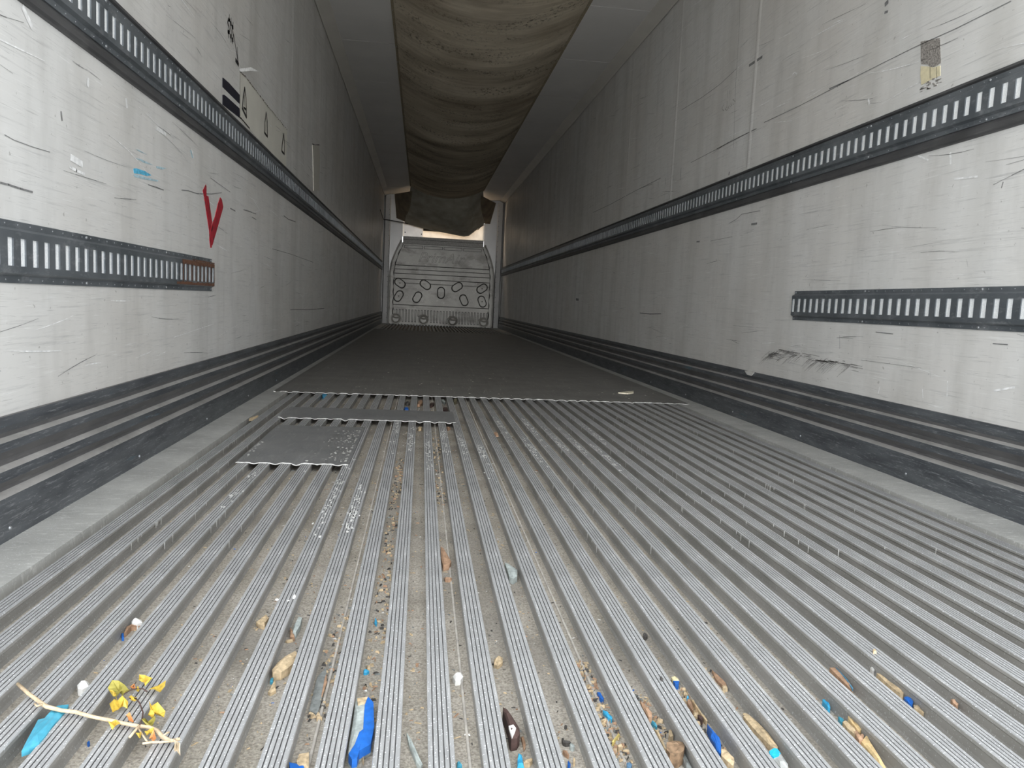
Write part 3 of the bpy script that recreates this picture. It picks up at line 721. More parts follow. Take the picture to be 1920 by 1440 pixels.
# hairy scuff above the right kick plate
random.seed(5); q = MB(); spine = [(1440, 666), (1462, 657), (1500, 665), (1530, 675), (1565, 678), (1600, 686)]
for k in range(150):
    t = random.random()*(len(spine)-1); i = int(t); a, b_ = spine[i], spine[min(i+1, 5)]; u = a[0]+(b_[0]-a[0])*(t-i); v = a[1]+(b_[1]-a[1])*(t-i)
    o = random.gauss(0, 3); L = random.uniform(4, 22)
    if random.random() < .55: ribbon(q, [(u, v+o), (u+L, v+o+L*.22)], random.uniform(.0008, .0025), 1)
    else: ribbon(q, [(u, v+o), (u-L*.7, v+o+L*.5), (u-L*1.2, v+o+L)], random.uniform(.0006, .0014), 1)
o = q.build('rub_mark', plain('soft_dark_scuff', (.26, .25, .24), .7), wr); o['kind'] = 'stuff'
# worn patch with yellow foam on the right wall
q = MB(); Q6 = lambda l: zz(l, 1520, 100, 4.8)
random.seed(8)
def jag(l, a): return [(x+random.uniform(-a, a), y+random.uniform(-a, a)) for x, y in l]
poly(q, Q6(jag([(995, -110), (1170, -140), (1175, 0), (1168, 90), (1120, 118), (1080, 130), (1060, 95), (1000, 100)], 6)), 1, .0012, 0, 0)
poly(q, Q6([(995, 115), (1050, 118), (1110, 128), (1168, 110), (1168, 200), (1060, 250), (1000, 285), (990, 200)]), 1, .0016, 0, 1)
for k in range(30):
    x, y = random.uniform(985, 1160), random.uniform(-5, 5); y = 290-(x-990)*.5+random.uniform(-10, 60) if random.random() < .8 else random.uniform(-90, 80)
    w_ = random.uniform(8, 40); h_ = random.uniform(3, 12); poly(q, Q6(jag([(x, y), (x+w_, y-w_*.3), (x+w_, y-w_*.3+h_), (x, y+h_)], 3)), 1, .0019, 0, 0)
for x in (1082, 1142): ribbon(q, Q6([(x, 125), (x, 225)]), .0015, 1, 2, .003)
q.build('worn_patch', [plain('grey_grime', (.27, .25, .23), .8, 0, .7, 160), plain('exposed_yellow_core', (.70, .63, .43), .7, 0, .1), M_BLACK], wr)['label'] = 'worn patch showing a yellow core'
# faint handwriting on the right wall
q = MB(); HW = lambda l: zz(l, 1340, 170, 24)
for st in ([(430, 630), (370, 720), (340, 790), (360, 860), (430, 880), (380, 910)], [(490, 760), (480, 850), (520, 870)], [(570, 480), (560, 730), (590, 860)], [(560, 730), (510, 800), (540, 900), (590, 850)],
           [(640, 690), (620, 740), (650, 800)], [(640, 800), (660, 790)], [(690, 680), (720, 720)], [(740, 540), (740, 620), (770, 690), (790, 600)], [(830, 510), (830, 600), (860, 630)], [(820, 400), (880, 430), (920, 500)], [(880, 350), (850, 460)], [(930, 340), (930, 500)], [(590, 0), (590, 320)], [(740, 0), (750, 40)],
           [(680, 0), (690, 150)]):
    ribbon(q, HW(st), .0022, 1)
q.build('handwriting', plain('pencil_grey', (.2, .19, .18), .8), wr)['label'] = 'faint pencil handwriting'
# white wall flake broken over the kick plate edge
q = MB(); poly(q, zz([(1450, 490), (1480, 495), (1560, 515), (1530, 555), (1480, 540), (1460, 510)], 1180, 620, 6.546), 1, .016); q.build('broken_flake', M_WR, wr)

# ------------------------------------------------------------------ litter
WOOD = plain('pale_wood', (.53, .41, .26), .75, 0, .35, 130); WOODR = plain('reddish_wood', (.40, .25, .16), .75, 0, .3, 130); WOODG = plain('grey_wood', (.22, .235, .23), .8, 0, .3, 130)
BLUE = plain('blue_paint', (.015, .13, .50), .5, 0, .25, 70); LBLUE = plain('light_blue_paint', (.04, .36, .62), .5, 0, .2, 70); TEAL = plain('teal_film', (.06, .30, .42), .45, 0, .2, 60)
BROWN = plain('dark_brown_bark', (.07, .04, .035), .7, 0, .4, 90); WHITE = plain('white_grit', (.75, .74, .72), .7, 0, .1); GREY = plain('grey_scrap', (.38, .42, .41), .7, 0, .3, 90)
DKG = plain('dark_grit', (.07, .065, .06), .8, 0, .3)
YEL = plain('dry_yellow_leaf', (.60, .42, .06), .6, 0, .3, 150); OLV = plain('olive_leaf', (.30, .26, .05), .6, 0, .25, 120); TWIG = plain('pale_twig', (.55, .42, .28), .75, 0, .25, 150)
ORG = plain('orange_bud', (.62, .25, .08), .7, 0, .3, 100)
def slab_px(pts, z, th, up=.0, rnd=.0015, twist=0.):
    P_ = [onz(u, v, z+th) for u, v in pts]; n = len(P_); c = sum(P_, Vector())/n
    top = [p+Vector((0, 0, random.uniform(-rnd, rnd)*.5)) for p in P_]; inner = [c+(p-c)*.55+Vector((0, 0, up+random.uniform(-rnd, rnd))) for p in P_]
    bot = [Vector((p.x, p.y, z)) for p in P_]
    vs = top+inner+bot
    fs = [tuple(range(n, 2*n))]+[(k, (k+1) % n, n+(k+1) % n, n+k) for k in range(n)]+[(k, 2*n+k, 2*n+(k+1) % n, (k+1) % n) for k in range(n)]+[tuple(range(2*n, 3*n))[::-1]]
    return vs, fs
def litter(name, pts, mat, label, cat, z=FZ, th=.006, up=.0015, parts=()):
    vs, fs = slab_px(pts, z, th, up); o = mesh(name, vs, fs, mat, None, None, False, True); tagit(o, label, cat)
    for pn, pp, pm_, dz, pt in parts:
        vs, fs = slab_px(pp, z+dz, pt, 0, .0006); q = mesh(pn, [v-o.location for v in vs], fs, pm_, o)
        q['label'] = pm_.name.replace('_', ' ')
    return o
A = lambda l: zz(l, 480, 1260, 6.857)     # crop scales used while measuring
# big blue splinter
litter('wood_splinter', A([(1290, 330), (1440, 315), (1510, 390), (1520, 700), (1480, 920), (1330, 1010), (1300, 1110), (1235, 1125), (1185, 1060), (1200, 920), (1240, 700), (1275, 420)]), GREY, 'thick wood splinter with bright blue paint, longest of the litter near the bottom edge', 'splinter', th=.014,
       parts=(('paint_layer', A([(1440, 315), (1510, 390), (1520, 700), (1475, 925), (1330, 1010), (1300, 1108), (1235, 1122), (1190, 1050), (1260, 950), (1330, 770), (1385, 730), (1400, 420)]), BLUE, .006, .011),
              ('torn_end', A([(1300, 335), (1440, 315), (1405, 400), (1310, 420)]), WOOD, .005, .0115)))
litter('wood_chip', A([(555, 1060), (680, 1040), (680, 1234), (540, 1234), (520, 1150)]), WOOD, 'frayed pale wood chip with blue tip at the bottom edge, left of the blue splinter', 'chip', th=.008,
       parts=(('paint_layer', A([(425, 1160), (520, 1175), (560, 1215), (610, 1200), (620, 1234), (440, 1234)]), BLUE, -.0001, .010),))
litter('wood_strip', A([(1340, 1020), (1390, 1130), (1385, 1165), (1365, 1120)]), WOOD, 'thin pale sliver just below the big blue splinter', 'chip', th=.004)
litter('wood_strip', A([(905, -60), (905, 130), (795, 530), (680, 505), (790, 60)]), WOODG, 'flat grey green wood strip in the channel left of the blue splinter', 'chip', th=.003, parts=(('raw_edge', A([(905, 20), (910, 130), (850, 320), (840, 310), (880, 90)]), WOODR, .003, .0015),))
litter('wood_chip', A([(248, 85), (258, 230), (190, 268), (155, 250)]), WOOD, 'small pointed pale wood chip left of the grey strip', 'chip', th=.005)
litter('wood_chip', A([(185, 85), (225, 75), (220, 130), (180, 125)]), TEAL, 'tiny teal chip above the small pointed wood chip', 'chip', th=.004)
litter('wood_chip', A([(680, 520), (745, 530), (740, 548), (680, 538)]), WOOD, 'small pale chip under the grey strip end', 'chip', th=.004)
litter('wood_chip', A([(800, 500), (820, 550), (850, 580), (780, 590), (775, 555)]), WOOD, 'small forked pale chip under the grey strip end', 'chip', th=.005)
B = lambda l: zz(l, 480, 1100, 4)
litter('wood_chip', B([(295, 480), (310, 500), (298, 560), (240, 610), (190, 640), (125, 645), (120, 620), (170, 560), (215, 525)]), WOOD, 'weathered tan wood chip leaning in a channel left of centre', 'chip', th=.012)
litter('wood_chip', B([(320, 225), (345, 235), (330, 290), (300, 340), (275, 340), (285, 290)]), GREY, 'curled grey bark scrap above the weathered wood chip', 'scrap', th=.010)
litter('wood_chip', B([(255, 305), (285, 350), (290, 385), (255, 370)]), WOODR, 'reddish splinter beside the curled grey scrap', 'chip', th=.006)
litter('wood_chip', B([(0, 265), (75, 208), (95, 235), (70, 270), (65, 295), (20, 280)]), WOOD, 'pale folded chip on the left, above the leafy twig', 'chip', th=.007)
litter('wood_chip', B([(220, 405), (275, 390), (280, 402), (235, 412)]), WOOD, 'thin pale flake between the grey scrap and the weathered chip', 'chip', th=.003)
litter('blue_chip', B([(893, 232), (910, 265), (905, 285), (888, 270)]), LBLUE, 'tiny light blue chip near the centre channel', 'chip', th=.004)
litter('blue_chip', B([(805, 632), (830, 622), (850, 632), (830, 645), (808, 645)]), LBLUE, 'small light blue chip above the big blue splinter', 'chip', th=.004)
litter('wood_chip', B([(828, 595), (855, 590), (858, 608), (835, 612)]), WOOD, 'tiny wood crumb beside the small blue chip', 'chip', th=.004)
litter('pebble', B([(1475, 672), (1500, 652), (1545, 655), (1555, 675), (1535, 700), (1495, 703)]), WHITE, 'white pebble lying by the bead in the centre channel', 'pebble', th=.008, up=.003)
litter('wood_chip', B([(1785, 545), (1820, 515), (1850, 530), (1850, 565), (1815, 592), (1785, 580)]), WOOD, 'round yellowish chip in a channel right of centre', 'chip', th=.006)
litter('wood_strip', B([(1130, 1095), (1165, 1150), (1250, 1335), (1235, 1352), (1205, 1320), (1150, 1190)]), GREY, 'narrow grey green splinter pointing down at the bottom centre', 'splinter', th=.005)
litter('paint_flake', B([(1505, 1320), (1520, 1308), (1545, 1340), (1545, 1358), (1510, 1345)]), TEAL, 'dark teal flake at the bottom edge right of centre', 'chip', th=.004)
litter('wood_chip', zz([(1385, 500), (1405, 510), (1465, 610), (1450, 640), (1405, 648), (1390, 590)], 480, 900, 4), WOODR, 'tan wedge of wood in the centre channel, mid floor', 'chip', th=.010)
litter('wood_chip', zz([(1410, 735), (1470, 735), (1465, 755), (1420, 752)], 480, 900, 4), WOODR, 'small reddish flake below the tan wedge', 'chip', th=.004)
litter('paper_scrap', zz([(1865, 620), (1890, 625), (1960, 670), (1960, 720), (1930, 740), (1900, 730), (1885, 680)], 480, 900, 4), GREY, 'crumpled grey green scrap wedged in a channel right of centre', 'scrap', th=.012)
# brown stub with white patch
D = lambda l: zz(l, 900, 1280, 8)
litter('bark_stub', D([(345, 360), (410, 400), (480, 500), (540, 610), (590, 680), (600, 760), (560, 830), (470, 850), (445, 800), (425, 650), (390, 540), (345, 430)]), BROWN, 'dark brown bark stub with a white patch, right of centre at the bottom', 'bark', th=.016, up=.003,
       parts=(('white_patch', D([(430, 650), (500, 630), (540, 680), (520, 740), (480, 800), (455, 740)]), WHITE, .016, .004),))
litter('blue_stick', D([(575, 1055), (625, 1080), (640, 1150), (665, 1280), (560, 1280), (565, 1150)]), LBLUE, 'light blue painted stick cut by the bottom edge', 'splinter', th=.008)
litter('wood_chip', D([(635, 1180), (700, 1150), (785, 1130), (790, 1150), (750, 1195), (655, 1215)]), WOOD, 'pale wood chip lying against the light blue stick', 'chip', th=.006)
litter('wood_strip', D([(610, 820), (650, 800), (685, 900), (680, 980), (655, 1020), (640, 930)]), WOODR, 'long flat tan flake below the bark stub', 'chip', th=.002)
litter('seed_husk', D([(1265, 648), (1285, 640), (1308, 652), (1300, 664), (1275, 662)]), DKG, 'tiny dark crumb in the channel right of the bark stub', 'crumb', th=.004)
litter('bark_scrap', D([(1225, 840), (1250, 870), (1350, 880), (1370, 900), (1290, 912), (1245, 890)]), DKG, 'curled dark bark scrap right of the blue stick', 'scrap', th=.005)
litter('wood_chip', D([(1345, 930), (1400, 920), (1420, 950), (1395, 968), (1360, 955)]), GREY, 'grey crumb next to the curled dark bark scrap', 'crumb', th=.006)
litter('wood_chip', D([(1240, 1015), (1310, 1030), (1340, 1070), (1320, 1090), (1280, 1060)]), WOODR, 'small red brown flake below the curled bark scrap', 'chip', th=.005)
litter('blue_chip', D([(1315, 1190), (1345, 1185), (1360, 1215), (1345, 1240), (1318, 1225)]), BLUE, 'small dark blue crumb near the bottom edge right of the blue stick', 'chip', th=.006)
litter('wood_chip', D([(1395, 1135), (1430, 1135), (1428, 1180), (1398, 1200)]), WOOD, 'small pale block beside the dark blue crumb', 'chip', th=.006)
# channel full of litter, lower right
E_ = lambda l: zz(l, 1120, 1280, 8)
litter('blue_chip', E_([(0, 140), (40, 150), (100, 230), (90, 265), (40, 220)]), BLUE, 'blue sliver high in the crowded channel right of centre', 'splinter', th=.006)
litter('blue_chip', E_([(80, 410), (150, 440), (225, 510), (220, 545), (150, 510), (95, 450)]), LBLUE, 'turquoise blue sliver below the dark blue one in the crowded channel', 'splinter', th=.006)
litter('wood_strip', E_([(318, 760), (335, 770), (240, 890), (222, 880)]), plain('yellow_straw', (.72, .58, .20), .6), 'yellow straw piece lying across the crowded channel', 'straw', th=.006)
litter('wood_chip', E_([(300, 945), (370, 935), (385, 955), (320, 978)]), WOOD, 'small pale stick end under the yellow straw', 'chip', th=.007)
litter('blue_chip', E_([(440, 1200), (490, 1190), (520, 1230), (500, 1270), (445, 1250)]), plain('dull_blue', (.10, .20, .32), .6), 'dull blue crumb at the bottom of the crowded channel', 'chip', th=.007)
litter('wood_chip', E_([(650, 290), (700, 310), (760, 390), (820, 450), (820, 520), (770, 515), (720, 440), (680, 380)]), WOODR, 'peach coloured folded wood chip in the next channel to the right', 'chip', th=.012)
litter('wood_strip', E_([(765, 535), (830, 575), (900, 650), (895, 670), (810, 600)]), TEAL, 'teal splinter below the peach coloured chip', 'splinter', th=.005)
litter('wood_strip', E_([(850, 690), (920, 730), (950, 790), (1000, 900), (1040, 1000), (1030, 1060), (980, 940), (900, 780)]), WOOD, 'long pale wood shard above the round bark disc', 'splinter', th=.007)
litter('wood_chip', E_([(1075, 700), (1110, 710), (1140, 790), (1095, 810), (1070, 760)]), WOOD, 'small tan block just above the round bark disc', 'chip', th=.009)
litter('bark_disc', E_([(1040, 900), (1100, 870), (1190, 865), (1280, 890), (1312, 950), (1300, 1010), (1240, 1060), (1170, 1078), (1090, 1060), (1035, 1000)]), plain('bark_brown', (.23, .15, .09), .8, 0, .5, 120), 'round brown bark disc wedged between two slats near the bottom', 'bark', th=.018, up=.0005)
litter('wood_strip', E_([(1070, 1100), (1260, 1080), (1262, 1102), (1075, 1122)]), plain('yellow_straw', (.72, .58, .20), .6), 'yellow straw lying under the round bark disc', 'straw', th=.006)
litter('wood_strip', E_([(1265, 1080), (1310, 1060), (1425, 1280), (1340, 1280)]), WOODG, 'brown grey stick cut by the bottom edge under the bark disc', 'splinter', th=.008)
F_ = lambda l: zz(l, 1240, 1300, 8)
litter('blue_chip', F_([(690, 455), (720, 490), (790, 570), (870, 670), (895, 750), (895, 880), (885, 915), (830, 850), (790, 740), (740, 660), (760, 590)]), BLUE, 'curved blue paint shard standing in the channel right of the bark disc', 'splinter', th=.014)
litter('wood_chip', F_([(900, 840), (960, 830), (1000, 880), (1090, 960), (1095, 1020), (1075, 1080), (1000, 1030), (900, 930)]), WOOD, 'chunky pale wood piece below the curved blue shard', 'chip', th=.014)
litter('wood_strip', F_([(390, 90), (430, 80), (470, 190), (480, 270), (440, 220), (400, 150)]), WOODR, 'orange wood splinter above the curved blue shard', 'splinter', th=.007)
litter('wood_strip', F_([(440, 80), (455, 90), (640, 350), (690, 410), (680, 420), (600, 320)]), WOOD, 'long thin pale splinter above the curved blue shard', 'splinter', th=.007)
litter('bark_scrap', F_([(540, 325), (600, 330), (630, 370), (610, 410), (560, 370)]), BROWN, 'dark brown crumb above the curved blue shard', 'crumb', th=.008)
litter('wood_chip', F_([(485, 290), (540, 310), (545, 350), (490, 330)]), WOOD, 'pale crumb beside the dark brown crumb', 'chip', th=.007)
litter('blue_chip', F_([(385, 40), (415, 45), (410, 75), (380, 70)]), LBLUE, 'tiny light blue crumb over the orange splinter', 'chip', th=.006)
litter('wood_chip', F_([(-260, -170), (-200, -160), (-190, -110), (-215, -85), (-255, -110)][:0] or [(330, -5), (400, -2), (395, 30), (335, 20)]), WOOD, 'thin pale curl above the tiny light blue crumb', 'chip', th=.004)
litter('wood_strip', F_([(1230, 340), (1300, 310), (1450, 430), (1600, 600), (1750, 800), (1740, 830), (1640, 790), (1480, 620), (1330, 470)]), WOOD, 'long tan wood splinter above the turquoise capped stick', 'splinter', th=.009)
litter('capped_stick', F_([(1620, 860), (1690, 820), (1740, 830), (1790, 900), (1900, 1060), (1900, 1120), (1790, 1120), (1700, 1000), (1620, 900)]), plain('grey_stick', (.45, .46, .45), .6), 'grey stick with a turquoise painted end at the bottom edge', 'splinter', th=.011,
       parts=(('painted_end', F_([(1618, 865), (1690, 818), (1742, 828), (1792, 905), (1760, 945), (1690, 955), (1630, 915)]), plain('turquoise_paint', (.02, .48, .78), .5), .006, .007),))
C1 = lambda l: zz(l, 960, 1100, 4)
litter('wood_chip', C1([(1195, 680), (1220, 668), (1250, 690), (1255, 708), (1210, 710)]), plain('yellowish_wood', (.70, .62, .38), .7), 'yellow crumb with a blue underside, right of centre', 'chip', th=.008, parts=(('paint_layer', C1([(1208, 706), (1255, 706), (1250, 728), (1225, 728)]), BLUE, -.0001, .009),))
litter('wood_strip', C1([(1500, 622), (1540, 660), (1600, 720), (1612, 745), (1580, 742), (1530, 690)]), WOODR, 'brown leaf-shaped flake right of the yellow crumb', 'chip', th=.005)
litter('wood_chip', C1([(1575, 745), (1615, 748), (1618, 765), (1580, 762)]), WOOD, 'yellow scrap just under the brown leaf-shaped flake', 'chip', th=.005)
litter('pebble', C1([(985, 350), (1005, 348), (1018, 365), (1005, 380), (985, 370)]), DKG, 'small black pebble right of centre', 'pebble', th=.006, up=.002)
litter('pebble', C1([(1110, 680), (1122, 675), (1135, 685), (1122, 697)]), DKG, 'tiny dark speck on a slat top right of centre', 'pebble', z=0, th=.003)
G = lambda l: zz(l, 1500, 1220, 8)
litter('wood_strip', G([(445, 255), (540, 250), (700, 430), (800, 570), (785, 590), (740, 560), (600, 410)]), WOODR, 'flat reddish wood strip with a blue edge, lower right', 'chip', th=.012, parts=(('painted_edge', G([(535, 250), (565, 270), (710, 430), (800, 565), (785, 580), (700, 440)]), plain('slate_blue', (.07, .22, .34), .5), .010, .0035),))
litter('wood_strip', G([(1150, 340), (1200, 350), (1300, 440), (1440, 530), (1555, 620), (1550, 655), (1500, 640), (1400, 570), (1280, 470)]), WOOD, 'long orange tan splinter with fibrous end, lower right', 'splinter', th=.010)
litter('blue_chip', G([(1560, 690), (1610, 685), (1680, 720), (1700, 760), (1680, 805), (1630, 780), (1580, 730)]), BLUE, 'rounded blue chip below the orange tan splinter', 'chip', th=.012)
litter('wood_chip', G([(1700, 810), (1760, 820), (1860, 920), (1850, 940), (1780, 890), (1710, 850)]), WOOD, 'pale flake below the rounded blue chip', 'chip', th=.008)
litter('blue_chip', G([(335, 735), (370, 728), (450, 820), (455, 850), (420, 845), (350, 760)]), LBLUE, 'light blue bar at the left of the lower right litter', 'chip', th=.010)
litter('blue_chip', G([(570, 995), (610, 1000), (655, 1040), (635, 1080), (600, 1050)]), TEAL, 'dark teal chip beside the broken wood cluster', 'chip', th=.010)
litter('wood_chip', G([(640, 1060), (690, 1050), (760, 1120), (850, 1210), (905, 1290), (880, 1310), (800, 1230), (700, 1150)]), WOOD, 'cream wood shard on the left of the broken wood cluster', 'chip', th=.012)
litter('wood_chip', G([(720, 985), (790, 1000), (880, 1060), (930, 1160), (900, 1195), (850, 1170), (780, 1090), (740, 1040)]), plain('honey_wood', (.68, .50, .26), .75, 0, .25, 110), 'rounded honey coloured shard at the top of the broken wood cluster', 'chip', th=.014)
litter('wood_chip', G([(800, 1190), (860, 1200), (900, 1260), (960, 1270), (940, 1340), (890, 1350), (840, 1270)]), WOODR, 'red brown chunk low in the broken wood cluster', 'chip', th=.013)
litter('wood_strip', G([(920, 1370), (1000, 1270), (1060, 1390), (1200, 1600), (1290, 1760), (1230, 1760), (1050, 1520)]), plain('honey_wood', (.68, .50, .26), .75, 0, .25, 110), 'long honey coloured stick running to the bottom edge', 'splinter', th=.011)
litter('wood_chip', G([(1055, 255), (1090, 250), (1120, 290), (1090, 310)]), WHITE, 'white crumb above the orange tan splinter', 'chip', th=.010)
H_ = lambda l: zz(l, 1440, 1100, 4)
litter('wood_chip', H_([(785, 470), (805, 468), (815, 488), (790, 490)]), WOOD, 'small cream crumb on a slat, right side', 'chip', z=0, th=.003)
litter('wood_chip', H_([(1370, 845), (1400, 850), (1428, 880), (1415, 892), (1385, 870)]), WOODR, 'rust coloured flake far lower right', 'chip', th=.014)
# middle left items
I_ = lambda l: zz(l, 0, 1100, 4)
litter('pebble', I_([(578, 740), (600, 715), (650, 708), (672, 725), (665, 750), (620, 768), (585, 765)]), WHITE, 'white pebble in the channel above the teal film', 'pebble', th=.010, up=.004)
litter('pebble', I_([(985, 262), (1010, 250), (1060, 252), (1068, 270), (1030, 282), (990, 278)]), WHITE, 'white pebble leaning on a slat, left and further back', 'pebble', th=.010, up=.004)
litter('wood_strip', I_([(930, 350), (950, 300), (985, 280), (1060, 280), (1050, 292), (985, 300), (950, 340)]), WOODR, 'curled brown strip below the further white pebble', 'chip', th=.007)
litter('blue_chip', I_([(910, 350), (928, 350), (930, 385), (912, 385)]), BLUE, 'tiny blue crumb at the end of the curled brown strip', 'chip', th=.005)
litter('blue_chip', I_([(652, 1168), (665, 1160), (675, 1170), (662, 1182)]), BLUE, 'tiny dark blue crumb below the leafy twig', 'chip', th=.004)
J = lambda l: zz(l, 30, 1260, 5.818)
litter('plastic_film', J([(450, 370), (500, 365), (575, 355), (560, 395), (480, 500), (400, 580), (330, 690), (250, 780), (140, 830), (60, 858), (120, 740), (200, 600), (240, 520), (310, 500), (380, 430)]), TEAL, 'torn flat teal blue film piece crossed by the twig, bottom left', 'film', z=-.006, th=.0075)
# twig
tw = empty('leafy_twig', onz(200, 1340, 0)); tagit(tw, 'dry leafy twig with curled yellow leaves lying across the slats, bottom left', 'twig')
def tput(q, n, m_, smooth=True):
    o = q.build(n, m_, tw, smooth); o.location = -tw.location; return o
def tp(l, z): return [onz(30+a/5.818, 1260+b_/5.818, z) for a, b_ in l]
q = MB(); q.tube(tp([(20, 130), (130, 230), (290, 350), (340, 380), (500, 420), (650, 435), (800, 480), (960, 515), (1000, 520), (1150, 555), (1330, 590), (1450, 600), (1540, 640), (1600, 710), (1680, 750), (1760, 740)], .007), [.0022, .0022, .0025, .0026, .0023, .0024, .0022, .0022, .0024, .0021, .0022, .0022, .0024, .0025, .0022, .0018], 8)
tput(q, 'stem', TWIG)
for l, r in (([(1340, 590), (1300, 640), (1240, 710)], .0016), ([(1240, 285), (1310, 290), (1350, 340), (1385, 440), (1375, 520), (1350, 580)], .0009), ([(290, 350), (230, 375), (205, 345)], .0014), ([(1340, 620), (1390, 700), (1430, 760)], .001),
             ([(1380, 780), (1480, 765), (1590, 765), (1680, 755)], .0013), ([(1430, 215), (1380, 180), (1320, 180), (1240, 200), (1180, 240)], .0009), ([(1600, 700), (1640, 670), (1670, 655)], .0012), ([(1740, 740), (1790, 730)], .002), ([(1250, 200), (1310, 110)], .0006)):
    q = MB(); q.tube(tp(l, .009), r, 6); tput(q, 'side_shoot', BROWN if r < .001 else TWIG)
def leaf(pts, mat, lift=.006, curl=.010):
    P_ = tp(pts, lift); n = len(P_); c = sum(P_, Vector())/n
    vs = [p+Vector((0, 0, curl*random.uniform(-.15, 1))) for p in P_]+[c+(p-c)*.5+Vector((0, 0, random.uniform(-.002, .003))) for p in P_]+[c]
    fs = [(k, (k+1) % n, n+(k+1) % n, n+k) for k in range(n)]+[(n+k, n+(k+1) % n, 2*n) for k in range(n)]
    o = mesh('leaf', vs, fs, mat, tw, None, False); o.location = -tw.location
random.seed(21)
leaf([(1000, 180), (1050, 140), (1120, 140), (1190, 175), (1240, 215), (1245, 250), (1200, 270), (1150, 240), (1100, 300), (1060, 280), (1040, 230)], OLV)
leaf([(1010, 185), (1050, 215), (1090, 265), (1100, 310), (1070, 295), (1040, 245)], YEL)
leaf([(1110, 330), (1160, 290), (1225, 330), (1215, 390), (1180, 360), (1120, 420), (1075, 485), (1055, 450), (1020, 430), (1070, 370)], YEL)
leaf([(1230, 300), (1260, 285), (1320, 310), (1310, 340), (1260, 335)], YEL)
leaf([(1345, 60), (1400, 65), (1490, 105), (1470, 130), (1410, 165), (1385, 115), (1340, 125)], YEL)
leaf([(1440, 210), (1490, 165), (1560, 135), (1635, 155), (1625, 215), (1580, 235), (1570, 275), (1545, 230)], YEL)
leaf([(1450, 335), (1480, 380), (1545, 400), (1630, 430), (1615, 490), (1560, 520), (1510, 500), (1500, 555), (1440, 530), (1435, 470), (1465, 420)], YEL)
leaf([(1200, 510), (1240, 495), (1285, 530), (1275, 560), (1215, 550)], ORG)
leaf([(1005, 610), (1035, 565), (1090, 560), (1140, 575), (1110, 600), (1050, 620)], YEL)
leaf([(1370, 560), (1410, 515), (1440, 570), (1520, 560), (1520, 600), (1440, 600)], OLV)
leaf([(1400, 700), (1430, 640), (1500, 640), (1500, 680), (1450, 690)], YEL)
leaf([(1305, 705), (1350, 675), (1370, 710), (1345, 740)], YEL)
leaf([(1450, 720), (1500, 690), (1530, 730), (1500, 765)], ORG)
leaf([(1720, 760), (1770, 780), (1790, 860), (1793, 930), (1755, 905), (1720, 890), (1740, 830)], plain('pale_dry_leaf', (.66, .56, .42), .7, 0, .2, 100))
leaf([(1240, 200), (1290, 165), (1310, 190), (1260, 215)], ORG); leaf([(1300, 190), (1350, 170), (1365, 200), (1330, 215)], YEL)
# mid-distance litter by the sheets
K = lambda l: zz(l, 740, 740, 9.6)
litter('blue_chip', K([(172, 240), (215, 215), (250, 240), (245, 270), (185, 268)]), BLUE, 'blue crumb in a channel just before the large floor sheet', 'chip', th=.012)
litter('bark_scrap', K([(200, 130), (235, 110), (270, 140), (250, 160), (210, 160)]), DKG, 'dark lump behind the blue crumb near the large sheet', 'lump', th=.012)
litter('wood_chip', K([(410, 180), (430, 120), (470, 90), (500, 110), (500, 150), (450, 180)]), WOODR, 'pinkish wood lump near the large sheet edge', 'lump', th=.012)
litter('bark_scrap', K([(620, 185), (640, 155), (700, 140), (715, 160), (680, 195), (640, 200)]), BROWN, 'brown ragged lump near the large sheet edge', 'lump', th=.012)
litter('bark_scrap', K([(860, 245), (890, 225), (950, 230), (955, 265), (910, 285), (870, 270)]), BROWN, 'dark brown curled lump behind the narrow metal strip', 'lump', th=.012)
litter('bark_scrap', K([(835, 95), (880, 75), (915, 130), (900, 150)]), GREY, 'grey curled scrap at the large sheet edge', 'scrap', th=.012)
litter('pebble', K([(1050, 100), (1080, 65), (1125, 75), (1120, 110), (1075, 130)]), plain('olive_lump', (.17, .15, .09), .8), 'olive brown stone touching the large sheet edge', 'pebble', th=.016)
litter('wood_chip', K([(415, 595), (450, 575), (495, 585), (480, 610), (430, 615)]), WOOD, 'cream chip in front of the narrow metal strip', 'chip', th=.010)
litter('wood_chip', K([(930, 590), (970, 570), (1005, 590), (960, 610)]), WOODR, 'reddish crumb under the right end of the narrow metal strip', 'chip', th=.010)
litter('blue_chip', zz([(890, 1285), (962, 1290), (930, 1345), (905, 1340)], 480, 560, 7.2), LBLUE, 'blue wedge under the edge of the large sheet, left side', 'chip', th=.018)
litter('wood_chip', zz([(1785, 680), (1825, 665), (1850, 685), (1870, 740), (1825, 745)], 740, 740, 9.6), WOODR, 'pink and blue chip right of the narrow metal strip', 'chip', z=0, th=.003)
litter('wood_strip', zz([(1640, 1068), (1740, 1055), (1838, 1048), (1838, 1068), (1775, 1078), (1745, 1078)], 920, 580, 6.857), plain('cream_wood', (.80, .74, .58), .6), 'cream wood sliver lying alone on the large floor sheet', 'splinter', z=.0022, th=.006)
litter('wood_chip', zz([(258, 400), (320, 378), (325, 385), (280, 412), (256, 414)], 400, 680, 3.84), WOOD, 'pale chip with blue corner beside the left edge strip', 'chip', z=0, th=.003)

